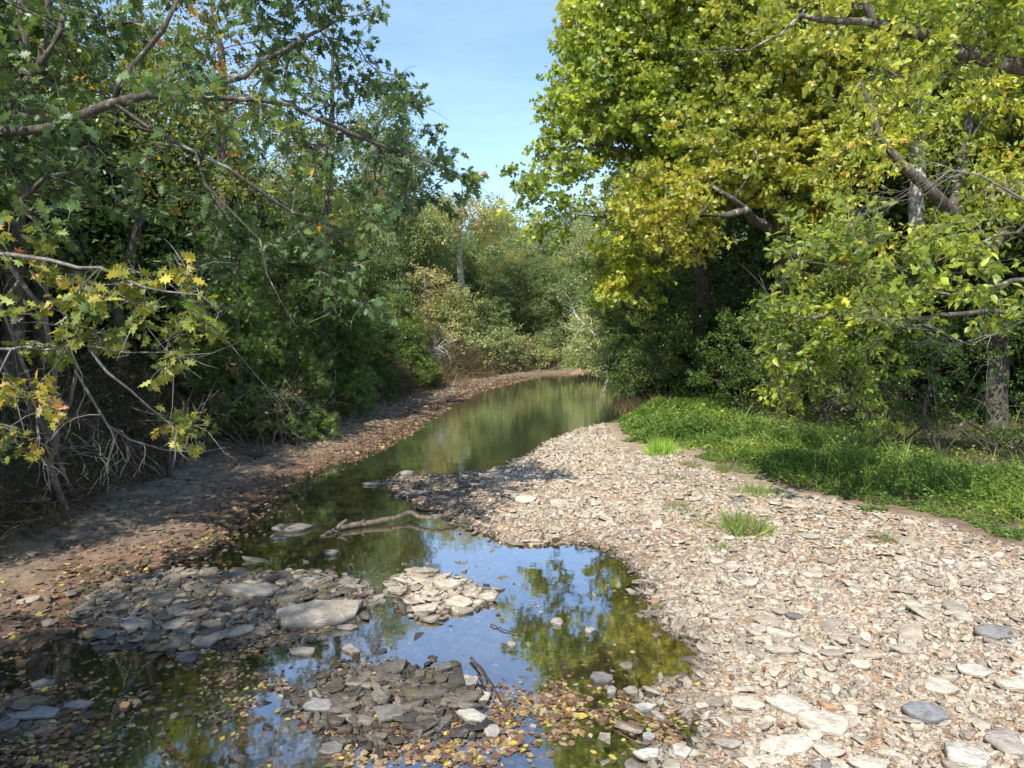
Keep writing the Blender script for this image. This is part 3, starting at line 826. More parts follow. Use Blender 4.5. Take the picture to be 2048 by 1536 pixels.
GD = [(0.055, 0.098, 0.024), (0.094, 0.154, 0.032), (0.157, 0.224, 0.044), (0.282, 0.308, 0.054)]
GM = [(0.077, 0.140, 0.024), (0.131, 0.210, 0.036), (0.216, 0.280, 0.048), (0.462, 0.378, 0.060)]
rs = np.random.RandomState(21)
shrub('dark blue-green willow shrub drooping over the far right end of the pool', 1330, 24,
      [blob(1300, 660, 23.5, 95, 60, 1.6), blob(1260, 720, 23, 75, 50, 1.3), blob(1370, 740, 23, 70, 40, 1.2), blob(1235, 600, 25, 60, 40, 1.2), blob(1285, 775, 22.5, 50, 22, 0.7), blob(1345, 640, 24.5, 50, 60, 1.0)], rs, GD, [2, 4, 4, .8], 0.10, 7, 80, 0.45, droop=0.6, name='willow_shrub')
shrub('green leafy shrub behind the grassy bank, between the brown trunk and the stout trunk', 1490, 19,
      [blob(1480, 690, 18.8, 70, 60, 1.2), blob(1540, 640, 19, 80, 60, 1.3), blob(1440, 765, 18.6, 60, 35, 0.9), blob(1530, 740, 18.4, 60, 35, .8)], rs, GM, [4, 4, 2, .3], 0.09, 8, 70, 0.38, name='shrub')
shrub('bright green round shrub at right, under the bare twigs', 1890, 12.5,
      [blob(1860, 700, 12.2, 75, 45, 0.7), blob(1935, 730, 12.2, 80, 45, 0.8), blob(1990, 690, 12.5, 60, 40, 0.6), blob(1870, 765, 12, 60, 30, 0.5)], rs, GM, [3, 4, 3, .1], 0.075, 12, 50, 0.26, name='shrub', mat=M_leaf)
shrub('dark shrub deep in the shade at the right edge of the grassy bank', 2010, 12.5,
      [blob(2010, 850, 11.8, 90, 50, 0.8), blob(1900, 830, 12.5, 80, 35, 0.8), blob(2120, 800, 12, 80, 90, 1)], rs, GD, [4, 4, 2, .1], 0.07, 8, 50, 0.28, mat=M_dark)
shrub('brownish tangle of shrub and dry stems behind the middle of the grassy bank', 1760, 16,
      [blob(1720, 800, 15.5, 100, 30, 1.0), blob(1820, 780, 16, 90, 40, 1.0), blob(1640, 780, 17, 80, 40, 1.0)], rs, [(0.06, 0.045, 0.025), (0.09, 0.075, 0.035), (0.05, 0.08, 0.02), (0.15, 0.1, 0.05)], [3, 3, 3, 1], 0.08, 9, 55, 0.4, bare=0.6, mat=M_dark)
shrub('yellow-flecked green shrub hanging below the pale crooked limb', 1640, 17,
      [blob(1700, 600, 17, 90, 60, 1.2), blob(1760, 680, 17, 90, 60, 1.2), blob(1660, 700, 17, 70, 50, 1.0)], rs, GM, [3, 4, 3, .8], 0.09, 8, 60, 0.4)
shrub('mid green understory shrub filling the gap behind the two brown trunks', 1480, 28,
      [blob(1440, 620, 28, 90, 70, 2), blob(1540, 560, 28, 90, 80, 2), blob(1360, 600, 29, 60, 60, 1.6), blob(1480, 700, 27, 90, 40, 1.6)], rs, GM, [3, 4, 3, .3], 0.13, 2.6, 70, 0.55, seg=.5)
shrub('low dark green thicket shrub under the leaning tree, behind the grassy bank', 1780, 13.5,
      [blob(1760, 790, 13.5, 80, 30, .6), blob(1850, 800, 13, 70, 28, .6), blob(1940, 790, 13, 70, 30, .6)], rs, GD, [4, 4, 2, .2], 0.08, 12, 60, 0.3)
shrub('green thicket shrub between the two brown trunks, low over the grassy bank', 1590, 18,
      [blob(1560, 770, 17.5, 80, 28, .8), blob(1660, 760, 17, 80, 30, .8)], rs, GM, [4, 4, 2, .2], 0.085, 8, 60, 0.35)
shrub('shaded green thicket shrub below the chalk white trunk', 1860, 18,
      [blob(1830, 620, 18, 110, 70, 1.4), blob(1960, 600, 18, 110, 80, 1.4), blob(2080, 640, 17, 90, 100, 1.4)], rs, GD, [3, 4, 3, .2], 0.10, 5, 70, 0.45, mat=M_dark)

# ---- LEFT: near oak ----------------------------------------------------
rs = np.random.RandomState(31)
OK = [(0.052, 0.094, 0.036), (0.084, 0.142, 0.050), (0.129, 0.199, 0.068), (0.193, 0.241, 0.076), (0.231, 0.253, 0.030), (0.508, 0.289, 0.040), (0.385, 0.144, 0.040)]
ob = np.array([-6.9, 6.6, gz(-6.9, 6.6) - 0.2])
make_tree('oak_tree', 'near oak filling the upper left with dark lobed leaves and grey limbs', 'tree',
    [(np.array([ob, [-6.9, 6.6, 2.2], at(-150, 300, 6.8), at(0, 262, 6.6), at(90, 258, 6.5), at(160, 232, 6.4), at(228, 205, 6.4), at(300, 190, 6.5), at(350, 198, 6.6), at(412, 195, 6.7), at(520, 200, 6.9), at(640, 240, 7.2), at(760, 290, 7.6), at(880, 330, 8)], float),
      [0.24, 0.2, 0.09, 0.042, 0.039, 0.035, 0.030, 0.021, 0.018, 0.015, 0.012, 0.013, 0.008, 0.004]),
     limb([(228, 205, 6.4), (240, 160, 6.4), (280, 115, 6.4), (325, 62, 6.4), (380, -40, 6.6)], [0.034, 0.028, 0.025, 0.022, 0.016]),
     limb([(230, 208, 6.4), (290, 250, 6.3), (380, 300, 6.3), (455, 335, 6.4), (545, 400, 6.5), (640, 440, 6.9), (740, 520, 7.3)], [0.019, 0.017, 0.014, 0.011, 0.008, 0.005, 0.003]),
     limb([(390, 300, 6.3), (410, 370, 6.2), (470, 430, 6.2), (520, 480, 6.2), (560, 600, 6.2), (590, 650, 6.2)], [0.014, 0.012, 0.010, 0.008, 0.005, 0.003]),
     limb([(0, 470, 6.6), (45, 400, 6.5), (95, 350, 6.4), (180, 340, 6.3)], [0.02, 0.028, 0.018, 0.008]),
     limb([(0, 262, 6.6), (60, 150, 6.8), (120, 60, 7), (160, -60, 7.2)], [0.03, 0.025, 0.02, 0.012]),
     limb([(412, 195, 6.7), (520, 120, 7.2), (640, 60, 7.8), (740, 30, 8.2)], [0.026, 0.022, 0.016, 0.008])],
    [blob(620, 240, 7.3, 110, 70, 0.6), blob(760, 250, 7.8, 90, 60, 0.6), blob(830, 300, 8, 70, 50, 0.5), blob(905, 335, 8.2, 34, 28, 0.25), blob(700, 340, 7.5, 100, 60, 0.6), blob(790, 400, 7.8, 70, 55, 0.5), blob(700, 440, 7.4, 80, 50, 0.45),
     blob(590, 400, 7.0, 70, 50, 0.4), blob(650, 110, 7.8, 110, 60, 0.6), blob(760, 120, 8.2, 55, 45, 0.4), blob(790, 185, 8.2, 30, 22, 0.2), blob(650, 15, 8, 130, 50, 0.7), blob(480, 60, 7.2, 130, 70, 0.6), blob(420, 150, 6.9, 90, 50, 0.4),
     blob(300, 20, 6.6, 120, 60, 0.5), blob(120, 60, 7, 130, 80, 0.6), blob(60, 180, 6.8, 90, 60, 0.5), blob(180, 330, 6.5, 110, 60, 0.5), blob(330, 340, 6.6, 90, 50, 0.45), blob(60, 340, 6.8, 80, 70, 0.5), blob(480, 270, 6.9, 80, 45, 0.4),
     blob(60, 430, 6.4, 80, 35, 0.35), blob(400, 420, 6.9, 100, 40, 0.4), blob(680, 530, 7.2, 50, 34, 0.25), blob(720, 600, 7.2, 28, 18, 0.15), blob(600, 480, 7.2, 45, 25, 0.2),
     blob(240, 430, 6.8, 100, 35, 0.4), blob(-160, 150, 6.5, 150, 260, 1.2), blob(300, -120, 7, 500, 60, 1.0), blob(880, 385, 8.2, 25, 14, 0.15), blob(930, 362, 8.2, 16, 12, 0.12), blob(110, 235, 6.0, 90, 26, 0.15), blob(330, 195, 6.1, 80, 22, 0.15), blob(470, 200, 6.4, 70, 24, 0.2), blob(420, 500, 7.2, 110, 50, 0.4), blob(250, 560, 7.6, 90, 40, 0.4)],
    21, rs, O_L, 0.122, 24, 4, 0.26, OK, [0.2, 0.28, 0.24, 0.16, 0.07, 0.025, 0.012], M_oak, M_moss, seg=0.24, tip=0.004, twigtubes=True, droop=0.45, flat=0.5, extra_bare=0.2, shell=0.45, clump=1.0, bare_len=0.45, jit=0.2)

rs = np.random.RandomState(32)
YO = [(0.099, 0.140, 0.032), (0.176, 0.210, 0.040), (0.308, 0.300, 0.048), (0.506, 0.400, 0.056), (0.506, 0.290, 0.080), (0.440, 0.280, 0.136)]
b = G(135, 1028, 0.22)
make_tree('oak_sapling', 'slender grey oak sapling at the lower left edge with big yellow and tan lobed leaves', 'tree',
    [(np.array([b, at(105, 950, 8.4), at(110, 900, 8.0), at(108, 780, 7.4), at(95, 660, 6.8), at(40, 560, 6.4), at(-30, 480, 6.2)], float), [0.045, 0.04, 0.034, 0.028, 0.024, 0.02, 0.015]),
     limb([(105, 920, 8.2), (85, 850, 7.8), (40, 770, 7.2), (0, 720, 6.9), (-60, 650, 6.6)], [0.025, 0.022, 0.018, 0.016, 0.012]),
     limb([(108, 880, 8), (150, 760, 7.2), (135, 640, 6.6), (60, 540, 6.2)], [0.022, 0.018, 0.014, 0.009]),
     limb([(-60, 500, 6.2), (100, 520, 5.9), (200, 535, 5.8), (290, 575, 5.8), (400, 590, 5.9), (440, 620, 6.0)], [0.022, 0.018, 0.014, 0.010, 0.007, 0.004]),
     limb([(-60, 690, 6.0), (90, 700, 5.8), (250, 705, 5.8), (330, 705, 5.9), (380, 720, 6.0), (430, 705, 6.1)], [0.014, 0.011, 0.009, 0.007, 0.005, 0.003]),
     limb([(180, 700, 5.8), (215, 745, 5.8), (260, 780, 5.9), (330, 840, 6.2), (400, 875, 6.4)], [0.014, 0.012, 0.010, 0.007, 0.003]),
     limb([(-50, 840, 5.6), (10, 850, 5.6), (50, 870, 5.6)], [0.008, 0.006, 0.003]),
     limb([(120, 640, 6.4), (150, 720, 6.4), (170, 790, 6.6), (160, 860, 6.8)], [0.01, 0.008, 0.006, 0.003])],
    [blob(70, 560, 6.1, 80, 34, 0.35), blob(180, 585, 5.9, 60, 26, 0.25), blob(270, 550, 6.0, 50, 25, 0.25), blob(370, 570, 6.0, 45, 24, 0.2), blob(420, 620, 6.0, 40, 24, 0.2), blob(200, 640, 5.8, 45, 22, 0.2),
     blob(60, 615, 5.8, 45, 20, 0.2), blob(350, 670, 5.9, 32, 20, 0.15), blob(300, 620, 5.9, 35, 20, 0.15), blob(185, 685, 5.8, 36, 12, 0.12), blob(335, 710, 5.9, 20, 12, 0.1), blob(30, 760, 5.9, 42, 18, 0.2),
     blob(60, 790, 5.9, 28, 12, 0.12), blob(22, 868, 5.6, 26, 14, 0.12), blob(350, 845, 6.3, 38, 16, 0.15), blob(390, 860, 6.3, 22, 16, 0.12), blob(80, 700, 6.0, 20, 12, 0.1), blob(30, 500, 6.2, 60, 25, 0.3)],
    46, rs, O_L, 0.12, 18, 3, 0.20, YO, [0.26, 0.28, 0.2, 0.14, 0.05, 0.07], M_oak, M_gray, seg=0.2, tip=0.003, twigtubes=True, droop=0.6, flat=0.45, extra_bare=0.35, shell=0.5, clump=2.2, bare_len=0.4, up=0)

bare_branch('dead_branch', 'long dead grey branch arching over the left bank, hung with dry debris', 'branch',
    [at(150, 740, 7.0), at(215, 850, 7.3), at(260, 880, 7.6), at(330, 900, 7.9), at(400, 905, 8.1), at(450, 895, 8.3)], [0.012, 0.013, 0.011, 0.009, 0.007, 0.004], 10, 0.4, rs, M_gray, 2, 0.7, drift=(0, 0, -1))
bare_branch('dead_branch', 'bundle of bare grey stems rising from the mud at the lower left', 'branch',
    [G(150, 1010, 0.2), at(110, 900, 8.3), at(75, 800, 7.6), at(20, 660, 7.0), at(-20, 560, 6.8)], [0.03, 0.026, 0.02, 0.014, 0.008], 12, 0.8, rs, M_gray, 3, 0.55)
bare_branch('dead_branch', 'thin bare twigs leaning out over the dark bank, below the oak leaves', 'branch',
    [at(330, 560, 9.5), at(400, 620, 9), at(470, 700, 9), at(520, 760, 9.2), at(560, 800, 9.4)], [0.012, 0.010, 0.008, 0.006, 0.003], 10, 0.9, rs, M_gray, 2, 0.6)

# --- left bank second row -----------------------------------------------
rs = np.random.RandomState(41)
GO = [(0.087, 0.134, 0.030), (0.148, 0.201, 0.039), (0.240, 0.274, 0.049), (0.374, 0.316, 0.039), (0.535, 0.280, 0.059)]
def bank_tree(label, px, Y, blobs, seed, cols=GO, w=(3, 4, 3, 1.2, .4), size=0.12, dens=2.6, per=54, L=0.55, r0=0.16, mat=M_leaf, bark=M_bark, top=None, name='broadleaf_tree', outline=O_S, **kw):
    rs = np.random.RandomState(seed)
    b = base_at(px, Y)
    tp = top or (px + rs.normal() * 20, -60, Y)
    q = at(*tp)
    m1 = b * 0.6 + q * 0.4 + np.array([rs.normal() * .15, 0, 0]); m2 = b * 0.25 + q * 0.75 + np.array([rs.normal() * .25, 0, 0])
    lines = [(np.array([b, m1, m2, q]), [r0, r0 * 0.8, r0 * 0.5, r0 * 0.2])]
    return make_tree(name, label, 'tree', lines, blobs, dens, rs, outline, size, per, 6, L, cols, list(w), mat, bark, seg=0.55, tip=0.008, flat=0.55, shell=0.35, extra_bare=0.1, **kw)
bank_tree('dark trunked tree at the left edge behind the oak sapling', 25, 10.5, [blob(60, 350, 11, 150, 120, 1.4), blob(-60, 150, 11, 160, 150, 1.6), blob(150, 520, 11.5, 130, 60, 1.2)], 42, r0=0.17, dens=1.7)
bank_tree('second dark trunk beside the left edge trunk, behind the oak sapling', 85, 12, [blob(180, 120, 13, 160, 140, 1.8), blob(300, 330, 13, 140, 90, 1.6), blob(100, 260, 13, 120, 90, 1.5)], 43, r0=0.15, dens=1.4, w=(3, 4, 3, 2, .8))
bank_tree('yellowing tree seen through the oak, left of the open sky', 430, 16, [blob(420, 150, 16, 130, 110, 2.0), blob(520, 300, 16, 120, 100, 2.0), blob(380, 420, 16, 120, 80, 1.8), blob(560, 120, 17, 90, 80, 1.6)], 44, w=(2, 3, 3, 3, 1.4), r0=0.18, dens=1.6)
bank_tree('slim tree with thin rusty foliage beside the open sky at upper left', 640, 19, [blob(660, 110, 19, 75, 75, 1.4), blob(640, 250, 19, 90, 90, 1.8), blob(700, 330, 19.5, 80, 80, 1.6), blob(690, 420, 20, 80, 70, 1.6)], 45, w=(2, 3, 3, 3, 3), r0=0.14, dens=1.7, top=(665, 40, 19))
bank_tree('green bushy tree behind the junipers of the left bank', 560, 17.5, [blob(520, 470, 17.5, 120, 90, 1.8), blob(600, 560, 18, 100, 80, 1.6), blob(430, 560, 17, 110, 80, 1.6)], 46, r0=0.13, top=(540, 400, 17.5))
bank_tree('dark leafy tree at far left behind the yellow oak leaves', 240, 13.5, [blob(230, 480, 13.5, 130, 90, 1.5), blob(330, 600, 13.5, 120, 80, 1.4), blob(120, 640, 13, 110, 70, 1.3)], 47, r0=0.14, top=(250, 300, 13.5), cols=GD, w=(3, 4, 3, .6))

# junipers
JC = [(0.047, 0.081, 0.022), (0.081, 0.135, 0.030), (0.132, 0.203, 0.039), (0.217, 0.270, 0.049)]
def juniper(label, px, Y, toppy, wpx, seed, w=(3, 4, 3, 1), cols=JC, botpy=None):
    rs = np.random.RandomState(seed)
    b = base_at(px, Y)
    top = at(px + rs.normal() * 8, toppy, Y)
    Hh = top[2] - b[2]; Rr = wpx / F * Y
    bl = []
    for i in range(6):
        f = (i + 0.6) / 6.2
        c = b + (top - b) * f + np.array([rs.normal() * 0.12 * Rr, rs.normal() * 0.12 * Rr, 0])
        r = Rr * (1.05 - 0.75 * f ** 1.3)
        bl.append((c, np.array([r, r, Hh / 7.5])))
    vol = sum(4.19 * r[0] * r[1] * r[2] for c, r in bl)
    dens = min(24, 800 / max(vol, 1))
    return make_tree('juniper_tree', label, 'juniper', [(np.array([b, (b + top) / 2 + rs.normal(size=3) * .05, top]), [0.11, 0.07, 0.015])], bl, dens, rs, O_J, 0.16, 60, 5, 0.36, cols, list(w), M_dark, M_bark,
                     seg=0.4, tip=0.005, flat=0.2, droop=0.15, shell=0.25, up=0.25, extra_bare=0.08, clump=1.2, expo=0.42)
juniper('dark feathery juniper nearest the camera on the left bank, left of the others', 470, 14.5, 430, 95, 51)
juniper('tall dark juniper in the middle of the left bank row, behind the hanging oak twigs', 570, 17, 400, 90, 52)
juniper('broad dark juniper of the left bank where the shore starts to bend', 660, 20, 440, 85, 53)
juniper('pointed juniper of the left bank rising beside the distant yellow tree', 745, 24, 500, 62, 54)
juniper('fresh green juniper farthest along the left bank, at the sunlit edge', 815, 29, 590, 55, 55, w=(1, 2, 4, 3))
juniper('small low juniper at the water side below the tall ones', 600, 15.5, 690, 70, 56, w=(2, 4, 3, 1))
juniper('small bright juniper just above the bare mud below the farthest one', 850, 30.5, 690, 34, 57, w=(0.5, 1, 4, 5))

BR = [(0.068, 0.043, 0.024), (0.135, 0.088, 0.047), (0.230, 0.149, 0.081), (0.068, 0.081, 0.027), (0.054, 0.095, 0.027)]
def tangle(label, px, Y, blobs, seed, w=(3, 3, 1, 2, 2), size=0.09, dens=6, per=30, mat=M_dark, bare=1.0, cols=BR):
    rs = np.random.RandomState(seed)
    return shrub(label, px, Y, blobs, rs, cols, w, size, dens, per, 0.32, mat=mat, stems=7, bare=bare, outline=O_S, droop=0.6, flat=0.3)
tangle('brown tangle of dry brambles hanging down the dark left bank', 330, 10.8, [blob(300, 800, 11, 100, 50, 0.6), blob(400, 760, 12, 90, 60, 0.7), blob(220, 860, 10, 80, 40, 0.5)], 61)
tangle('low green and brown weeds at the left edge of the mud', 40, 9.4, [blob(40, 950, 9.4, 80, 45, 0.5), blob(120, 900, 9.8, 70, 50, 0.5), blob(-60, 920, 9, 90, 60, 0.6)], 62, w=(2, 2, 1, 3, 5), bare=0.4)
tangle('dry bramble and roots under the junipers of the left bank', 520, 13.2, [blob(480, 850, 13, 90, 35, 0.6), blob(560, 830, 14, 80, 40, 0.7), blob(400, 880, 12, 60, 30, 0.4)], 63, w=(3, 3, 2, 2, 3))
tangle('green leafy bramble reaching the brown leaf shore at the left', 590, 14.4, [blob(575, 850, 14.2, 45, 26, 0.4)], 64, w=(0, 0, 1, 3, 7), bare=0.2)
tangle('dark undergrowth below the middle junipers of the left bank', 680, 19.5, [blob(640, 800, 18.5, 90, 35, 0.8), blob(730, 790, 21.5, 70, 30, 0.8)], 65, w=(4, 2, 1, 3, 3), dens=4)

# --- the far end of the creek --------------------------------------------
FA = [(0.170, 0.234, 0.099), (0.270, 0.343, 0.143), (0.380, 0.442, 0.187), (0.500, 0.478, 0.198), (0.560, 0.416, 0.220)]
def far_tree(label, px, Y, blobs, seed, w=(2, 3, 3, 1.2, .4), r0=0.2, top=None, bark=M_gray, size=0.19, dens=1.5, per=70, L=0.8, cols=FA, name='broadleaf_tree'):
    return bank_tree(label, px, Y, blobs, seed, cols, w, size, dens, per, L, r0, M_leaf, bark, top or (px, blobs[0][0][2], Y), name=name, clump=0.6) if False else \
        bank_tree(label, px, Y, blobs, seed, cols, w, size, dens, per, L, r0, M_leaf, bark, top, name=name, clump=0.6)
far_tree('tall far tree with thin rusty top and white trunk, above the creek', 925, 52,
         [blob(945, 425, 46, 70, 34, 2.5), blob(880, 450, 46, 50, 40, 2), blob(990, 450, 46, 36, 40, 2), blob(890, 570, 52, 60, 60, 2.5), blob(980, 520, 52, 40, 35, 1.5)], 71, w=(1, 2, 3, 2, 1.6), top=(925, 410, 46), bark=M_white, r0=0.36, dens=2.2)
far_tree('dense green far tree left of the bend, beside the pale trunked tree', 985, 55,
         [blob(985, 500, 55, 55, 55, 3), blob(1010, 590, 55, 60, 50, 3), blob(960, 590, 54, 50, 50, 2.5)], 72, w=(4, 4, 2, .4, .1), top=(985, 450, 55))
far_tree('far green tree with round crown above the bend of the creek', 1090, 56,
         [blob(1060, 480, 56, 50, 40, 3), blob(1110, 500, 56, 50, 50, 3), blob(1130, 590, 55, 60, 60, 3), blob(1070, 640, 54, 50, 40, 2.5)], 73, w=(3, 4, 3, .6, .1), top=(1090, 440, 56))
far_tree('far tree with yellow-topped crown left of the great sycamore crown', 1175, 48,
         [blob(1180, 500, 48, 50, 40, 2.5), blob(1170, 580, 48, 50, 50, 2.5), blob(1215, 640, 47, 50, 50, 2.5)], 74, w=(3, 3, 3, 1.6, .2), top=(1175, 460, 48))
far_tree('golden brown far tree at the left end of the far bank', 855, 44,
         [blob(855, 580, 44, 50, 45, 2), blob(880, 650, 43, 45, 35, 1.8), blob(835, 640, 43, 35, 40, 1.5)], 75, w=(0.6, 1, 2, 5, 3), top=(850, 540, 44))
far_tree('yellow bush tree low on the far left bank beside the fresh juniper', 880, 39, [blob(880, 670, 39, 40, 30, 1.6), blob(910, 700, 39, 35, 25, 1.4)], 76, w=(0.5, 1.5, 4, 4, 1), top=(880, 640, 39), r0=0.08, dens=1.3)
far_tree('far tree with rust red leaves among bare grey limbs', 1085, 62, [blob(1080, 545, 62, 28, 16, 1.6), blob(1100, 560, 62, 22, 12, 1.4)], 77, w=(0, 0, 0, 1, 6), cols=[FA[0], FA[1], FA[2], (0.3, .13, .06), (0.38, 0.10, 0.05)], top=(1085, 480, 62), r0=0.18)
for i, (px, py, Y, rx, ry, lb, w) in enumerate([
        (940, 705, 41, 55, 30, 'pale green bush hanging over the far left bank of the pool', (1, 2, 4, 1, .2)),
        (1000, 690, 44, 50, 34, 'rounded grey-green bush at the middle of the far bank', (2, 3, 4, .8, .2)),
        (1060, 700, 46, 45, 28, 'light green layered bush by the water at the far bank', (1, 2, 5, .4, .1)),
        (1120, 690, 48, 50, 34, 'dark green bush at the corner where the creek bends away', (4, 4, 1, .4, .1)),
        (1175, 705, 40, 45, 30, 'bright lime bush leaning over the water at the right of the bend', (.5, 1.5, 5, 2, .2)),
        (1190, 650, 42, 50, 40, 'yellow-green bush above the lime one at the right of the bend', (1, 2, 4, 2, .6)),
        (975, 640, 48, 50, 40, 'upright green bush behind the rounded one on the far bank', (4, 4, 2, .4, .1)),
        (915, 620, 46, 40, 40, 'olive bush under the golden brown tree on the far bank', (1, 2, 4, 2, .6))]):
    rs = np.random.RandomState(80 + i)
    shrub(lb, px, Y, [blob(px, py, Y, rx, ry, 1.7), blob(px + rx * .5, py + ry * .7, Y - .6, rx * .6, ry * .5, 1.2)], rs, FA, list(w), 0.17, 3.2, 60, 0.7, name='bush', bare=0.15, cat='bush', seg=0.6, tip=0.007, clump=.8)
rs = np.random.RandomState(91)
bare_branch('dead_tree', 'pale grey dead snag with bare limbs standing at the far bend', 'dead tree', [base_at(1075, 60), at(1072, 600, 60), at(1075, 540, 60), at(1062, 480, 60)], [0.2, 0.15, 0.11, 0.04], 14, 3.0, rs, M_white, 3, 0.6)
bare_branch('dead_branch', 'pale fallen branch with fanned twigs over the left shore, beside the fresh juniper', 'branch', [at(835, 720, 31), at(850, 705, 30.5), at(880, 692, 30)], [0.05, 0.04, 0.02], 12, 0.9, rs, M_white, 2, 0.5)
bare_branch('dead_branch', 'pale bare limb leaning across bushes right of the bend', 'branch', [base_at(1225, 41), at(1190, 670, 41), at(1150, 630, 41)], [0.07, 0.05, 0.02], 8, 1.6, rs, M_white, 2, 0.5)
# dry grass on the far left bank
def reeds(label, pts, n, rs, h, cols, w, name='dry_grass', spread=0.5, cat='dry grass', kind=None, size_mul=1.0):
    C = np.array([G(x, y, 0.4)[:2] for x, y in pts])
    k = rs.randint(len(C), size=n)
    P = C[k] + rs.normal(size=(n, 2)) * spread
    z = hgt(P[:, 0], P[:, 1])
    pos = np.column_stack([P, z - 0.02]); c0 = pos.mean(0)
    d = rs.normal(size=(n, 3)) * np.array([.45, .45, 0]) + np.array([0, 0, 1.0])
    nn = rs.normal(size=(n, 3)) * np.array([1, 1, .2])
    Vv, T = place(O_B, pos - c0, nn, d, h * (0.5 + 0.8 * rs.rand(n)))
    if size_mul != 1: pass
    cc = palette(cols, w, n, rs, pos)
    o = mesh_np(name, Vv, tris=T, mat=M_grass, col=np.repeat(cc, len(O_B[0]), axis=0))
    o.location = c0
    return tag(o, label, cat, kind=kind)
rs = np.random.RandomState(93)
DG = [(0.30, 0.20, 0.11), (0.22, 0.14, 0.08), (0.14, 0.15, 0.05)]
reeds('clump of tawny dry grass on the far left bank above the bare shore', [(900, 750), (920, 742), (945, 735), (880, 760), (930, 745)], 1800, rs, 0.55, DG, [3, 2, 1], spread=0.9)
reeds('tawny dry grass hanging over the middle of the far bank', [(1000, 735), (1040, 732), (1080, 730), (1020, 735)], 1800, rs, 0.6, DG, [3, 3, 2], spread=1.0)
reeds('brown dry grass and roots over the water below the willow shrub', [(1270, 790), (1300, 795), (1250, 785)], 900, rs, 0.5, DG, [2, 4, 1], spread=0.6)

# --- forest fill behind both banks -----------------------------------------
def proto(seed, cols, w, H=13, R=3.2, size=0.19, n=520, per=66, label='x', name='forest_tree', bark=M_bark, low=0.07):
    rs = np.random.RandomState(seed)
    bl = []
    for i in range(9):
        f = low + (1 - low) * (i + 0.5) / 9
        rr = R * (0.5 + 0.55 * sin(pi * min(1, (f - low) / (1 - low) * 0.85 + 0.12)))
        a = rs.rand() * 6.28; q = R * 0.45 * rs.rand()
        bl.append((np.array([q * cos(a), q * sin(a), H * f]), np.array([rr * .75, rr * .75, H * 0.085])))
    vol = sum(4.19 * r[0] * r[1] * r[2] for c, r in bl)
    lines = [(np.array([[0, 0, -0.4], [rs.normal() * .1, 0, H * .3], [rs.normal() * .3, rs.normal() * .3, H * .65], [rs.normal() * .4, 0, H * .95]]), [0.24, 0.19, 0.12, 0.03])]
    return make_tree(name, label, 'tree', lines, bl, n / vol, rs, O_S, size, per, 6, 0.85, cols, list(w), M_leaf, bark, split=False, seg=0.8, tip=0.011, flat=0.5, shell=0.3, clump=0.5, extra_bare=0.06)
P1 = proto(101, FA, (4, 4, 2, .5, .1)); P2 = proto(102, FA, (2, 3, 3, 1.5, .5), H=12, R=3.5); P3 = proto(103, GO, (3, 4, 3, 1, .3), H=14, R=3.0, bark=M_gray); P4 = proto(104, GD, (3, 4, 3, .5), H=6, R=3.4, low=0.0)
PR = [P1, P2, P3, P4]
fill = []
# behind the far bank
for px, Y, s, k in [(840, 60, 1.0, 1), (900, 64, .95, 0), (950, 70, .95, 2), (1010, 66, .95, 1), (1040, 74, 1.0, 0), (1100, 68, .95, 2), (1150, 62, .9, 0), (1200, 58, 1.0, 1), (1250, 54, 1.1, 2),
                    (800, 52, 1.0, 2), (760, 46, 1.1, 0), (1300, 48, 1.1, 0), (870, 78, 1.2, 0), (980, 84, 1.2, 2), (1080, 82, 1.15, 1), (1180, 76, 1.1, 0)]:
    fill.append((px, Y, s, k, 'far'))
for px, Y, s, k in [(870, 49, .5, 1), (930, 51, .62, 0), (985, 50, .5, 1), (1040, 52, .6, 1), (1090, 50, .5, 0), (1140, 52, .6, 1), (1200, 47, .6, 0), (1260, 44, .6, 1), (900, 58, .75, 1), (1010, 60, .75, 0), (1130, 60, .75, 1), (980, 70, 1.2, 3), (1100, 76, 1.3, 3), (880, 74, 1.3, 3)]:
    fill.append((px, Y, s, k, 'far'))
for px, Y, s, k in [(700, 38, 1.0, 3), (740, 34, .9, 0), (620, 32, .95, 2), (540, 28, 1.0, 3), (470, 26, 1.0, 0), (400, 22, .9, 3), (330, 24, 1.0, 2), (250, 20, 1.0, 3), (150, 19, 1.0, 0), (40, 17, 1.0, 3),
                    (-80, 15, 1.0, 2), (-250, 13, 1.0, 0), (600, 42, 1.1, 1)]:
    fill.append((px, Y, s, k, 'left'))
for px, Y, s, k in [(1380, 34, 1.1, 3), (1450, 30, 1.1, 0), (1520, 28, 1.0, 3), (1600, 27, 1.1, 2), (1680, 25, 1.0, 3), (1760, 24, 1.1, 0), (1850, 24, 1.0, 3), (1940, 22, 1.1, 2), (2050, 20, 1.0, 3), (2160, 18, 1.1, 0),
                    (1420, 44, 1.2, 1), (1560, 40, 1.2, 0), (1720, 36, 1.2, 1), (1900, 32, 1.2, 2), (2100, 28, 1.2, 0), (2300, 16, 1.1, 3)]:
    fill.append((px, Y, s, k, 'right'))
for px, Y, s in [(1340, 30, .8), (1480, 25, .7), (1580, 23.5, .7), (1690, 21, .7), (1800, 20, .7), (1920, 18.5, .7), (2030, 16.5, .7), (2200, 15, .8)]:
    fill.append((px, Y, s, 3, 'right'))
for px, Y, s, k in [(-700, 8, 1.0, 3), (-1500, 5.5, .8, 0), (-600, 10, 1.0, 0), (-1900, 4.0, .75, 2)]:  # out of view; the two nearest the camera added to shade the left foreground
    fill.append((px, Y, s, k, 'left'))
side = {'far': 'forest trees beyond the far bank', 'left': 'forest trees behind the left bank', 'right': 'forest trees behind the right bank'}
rs = np.random.RandomState(111); first = set()
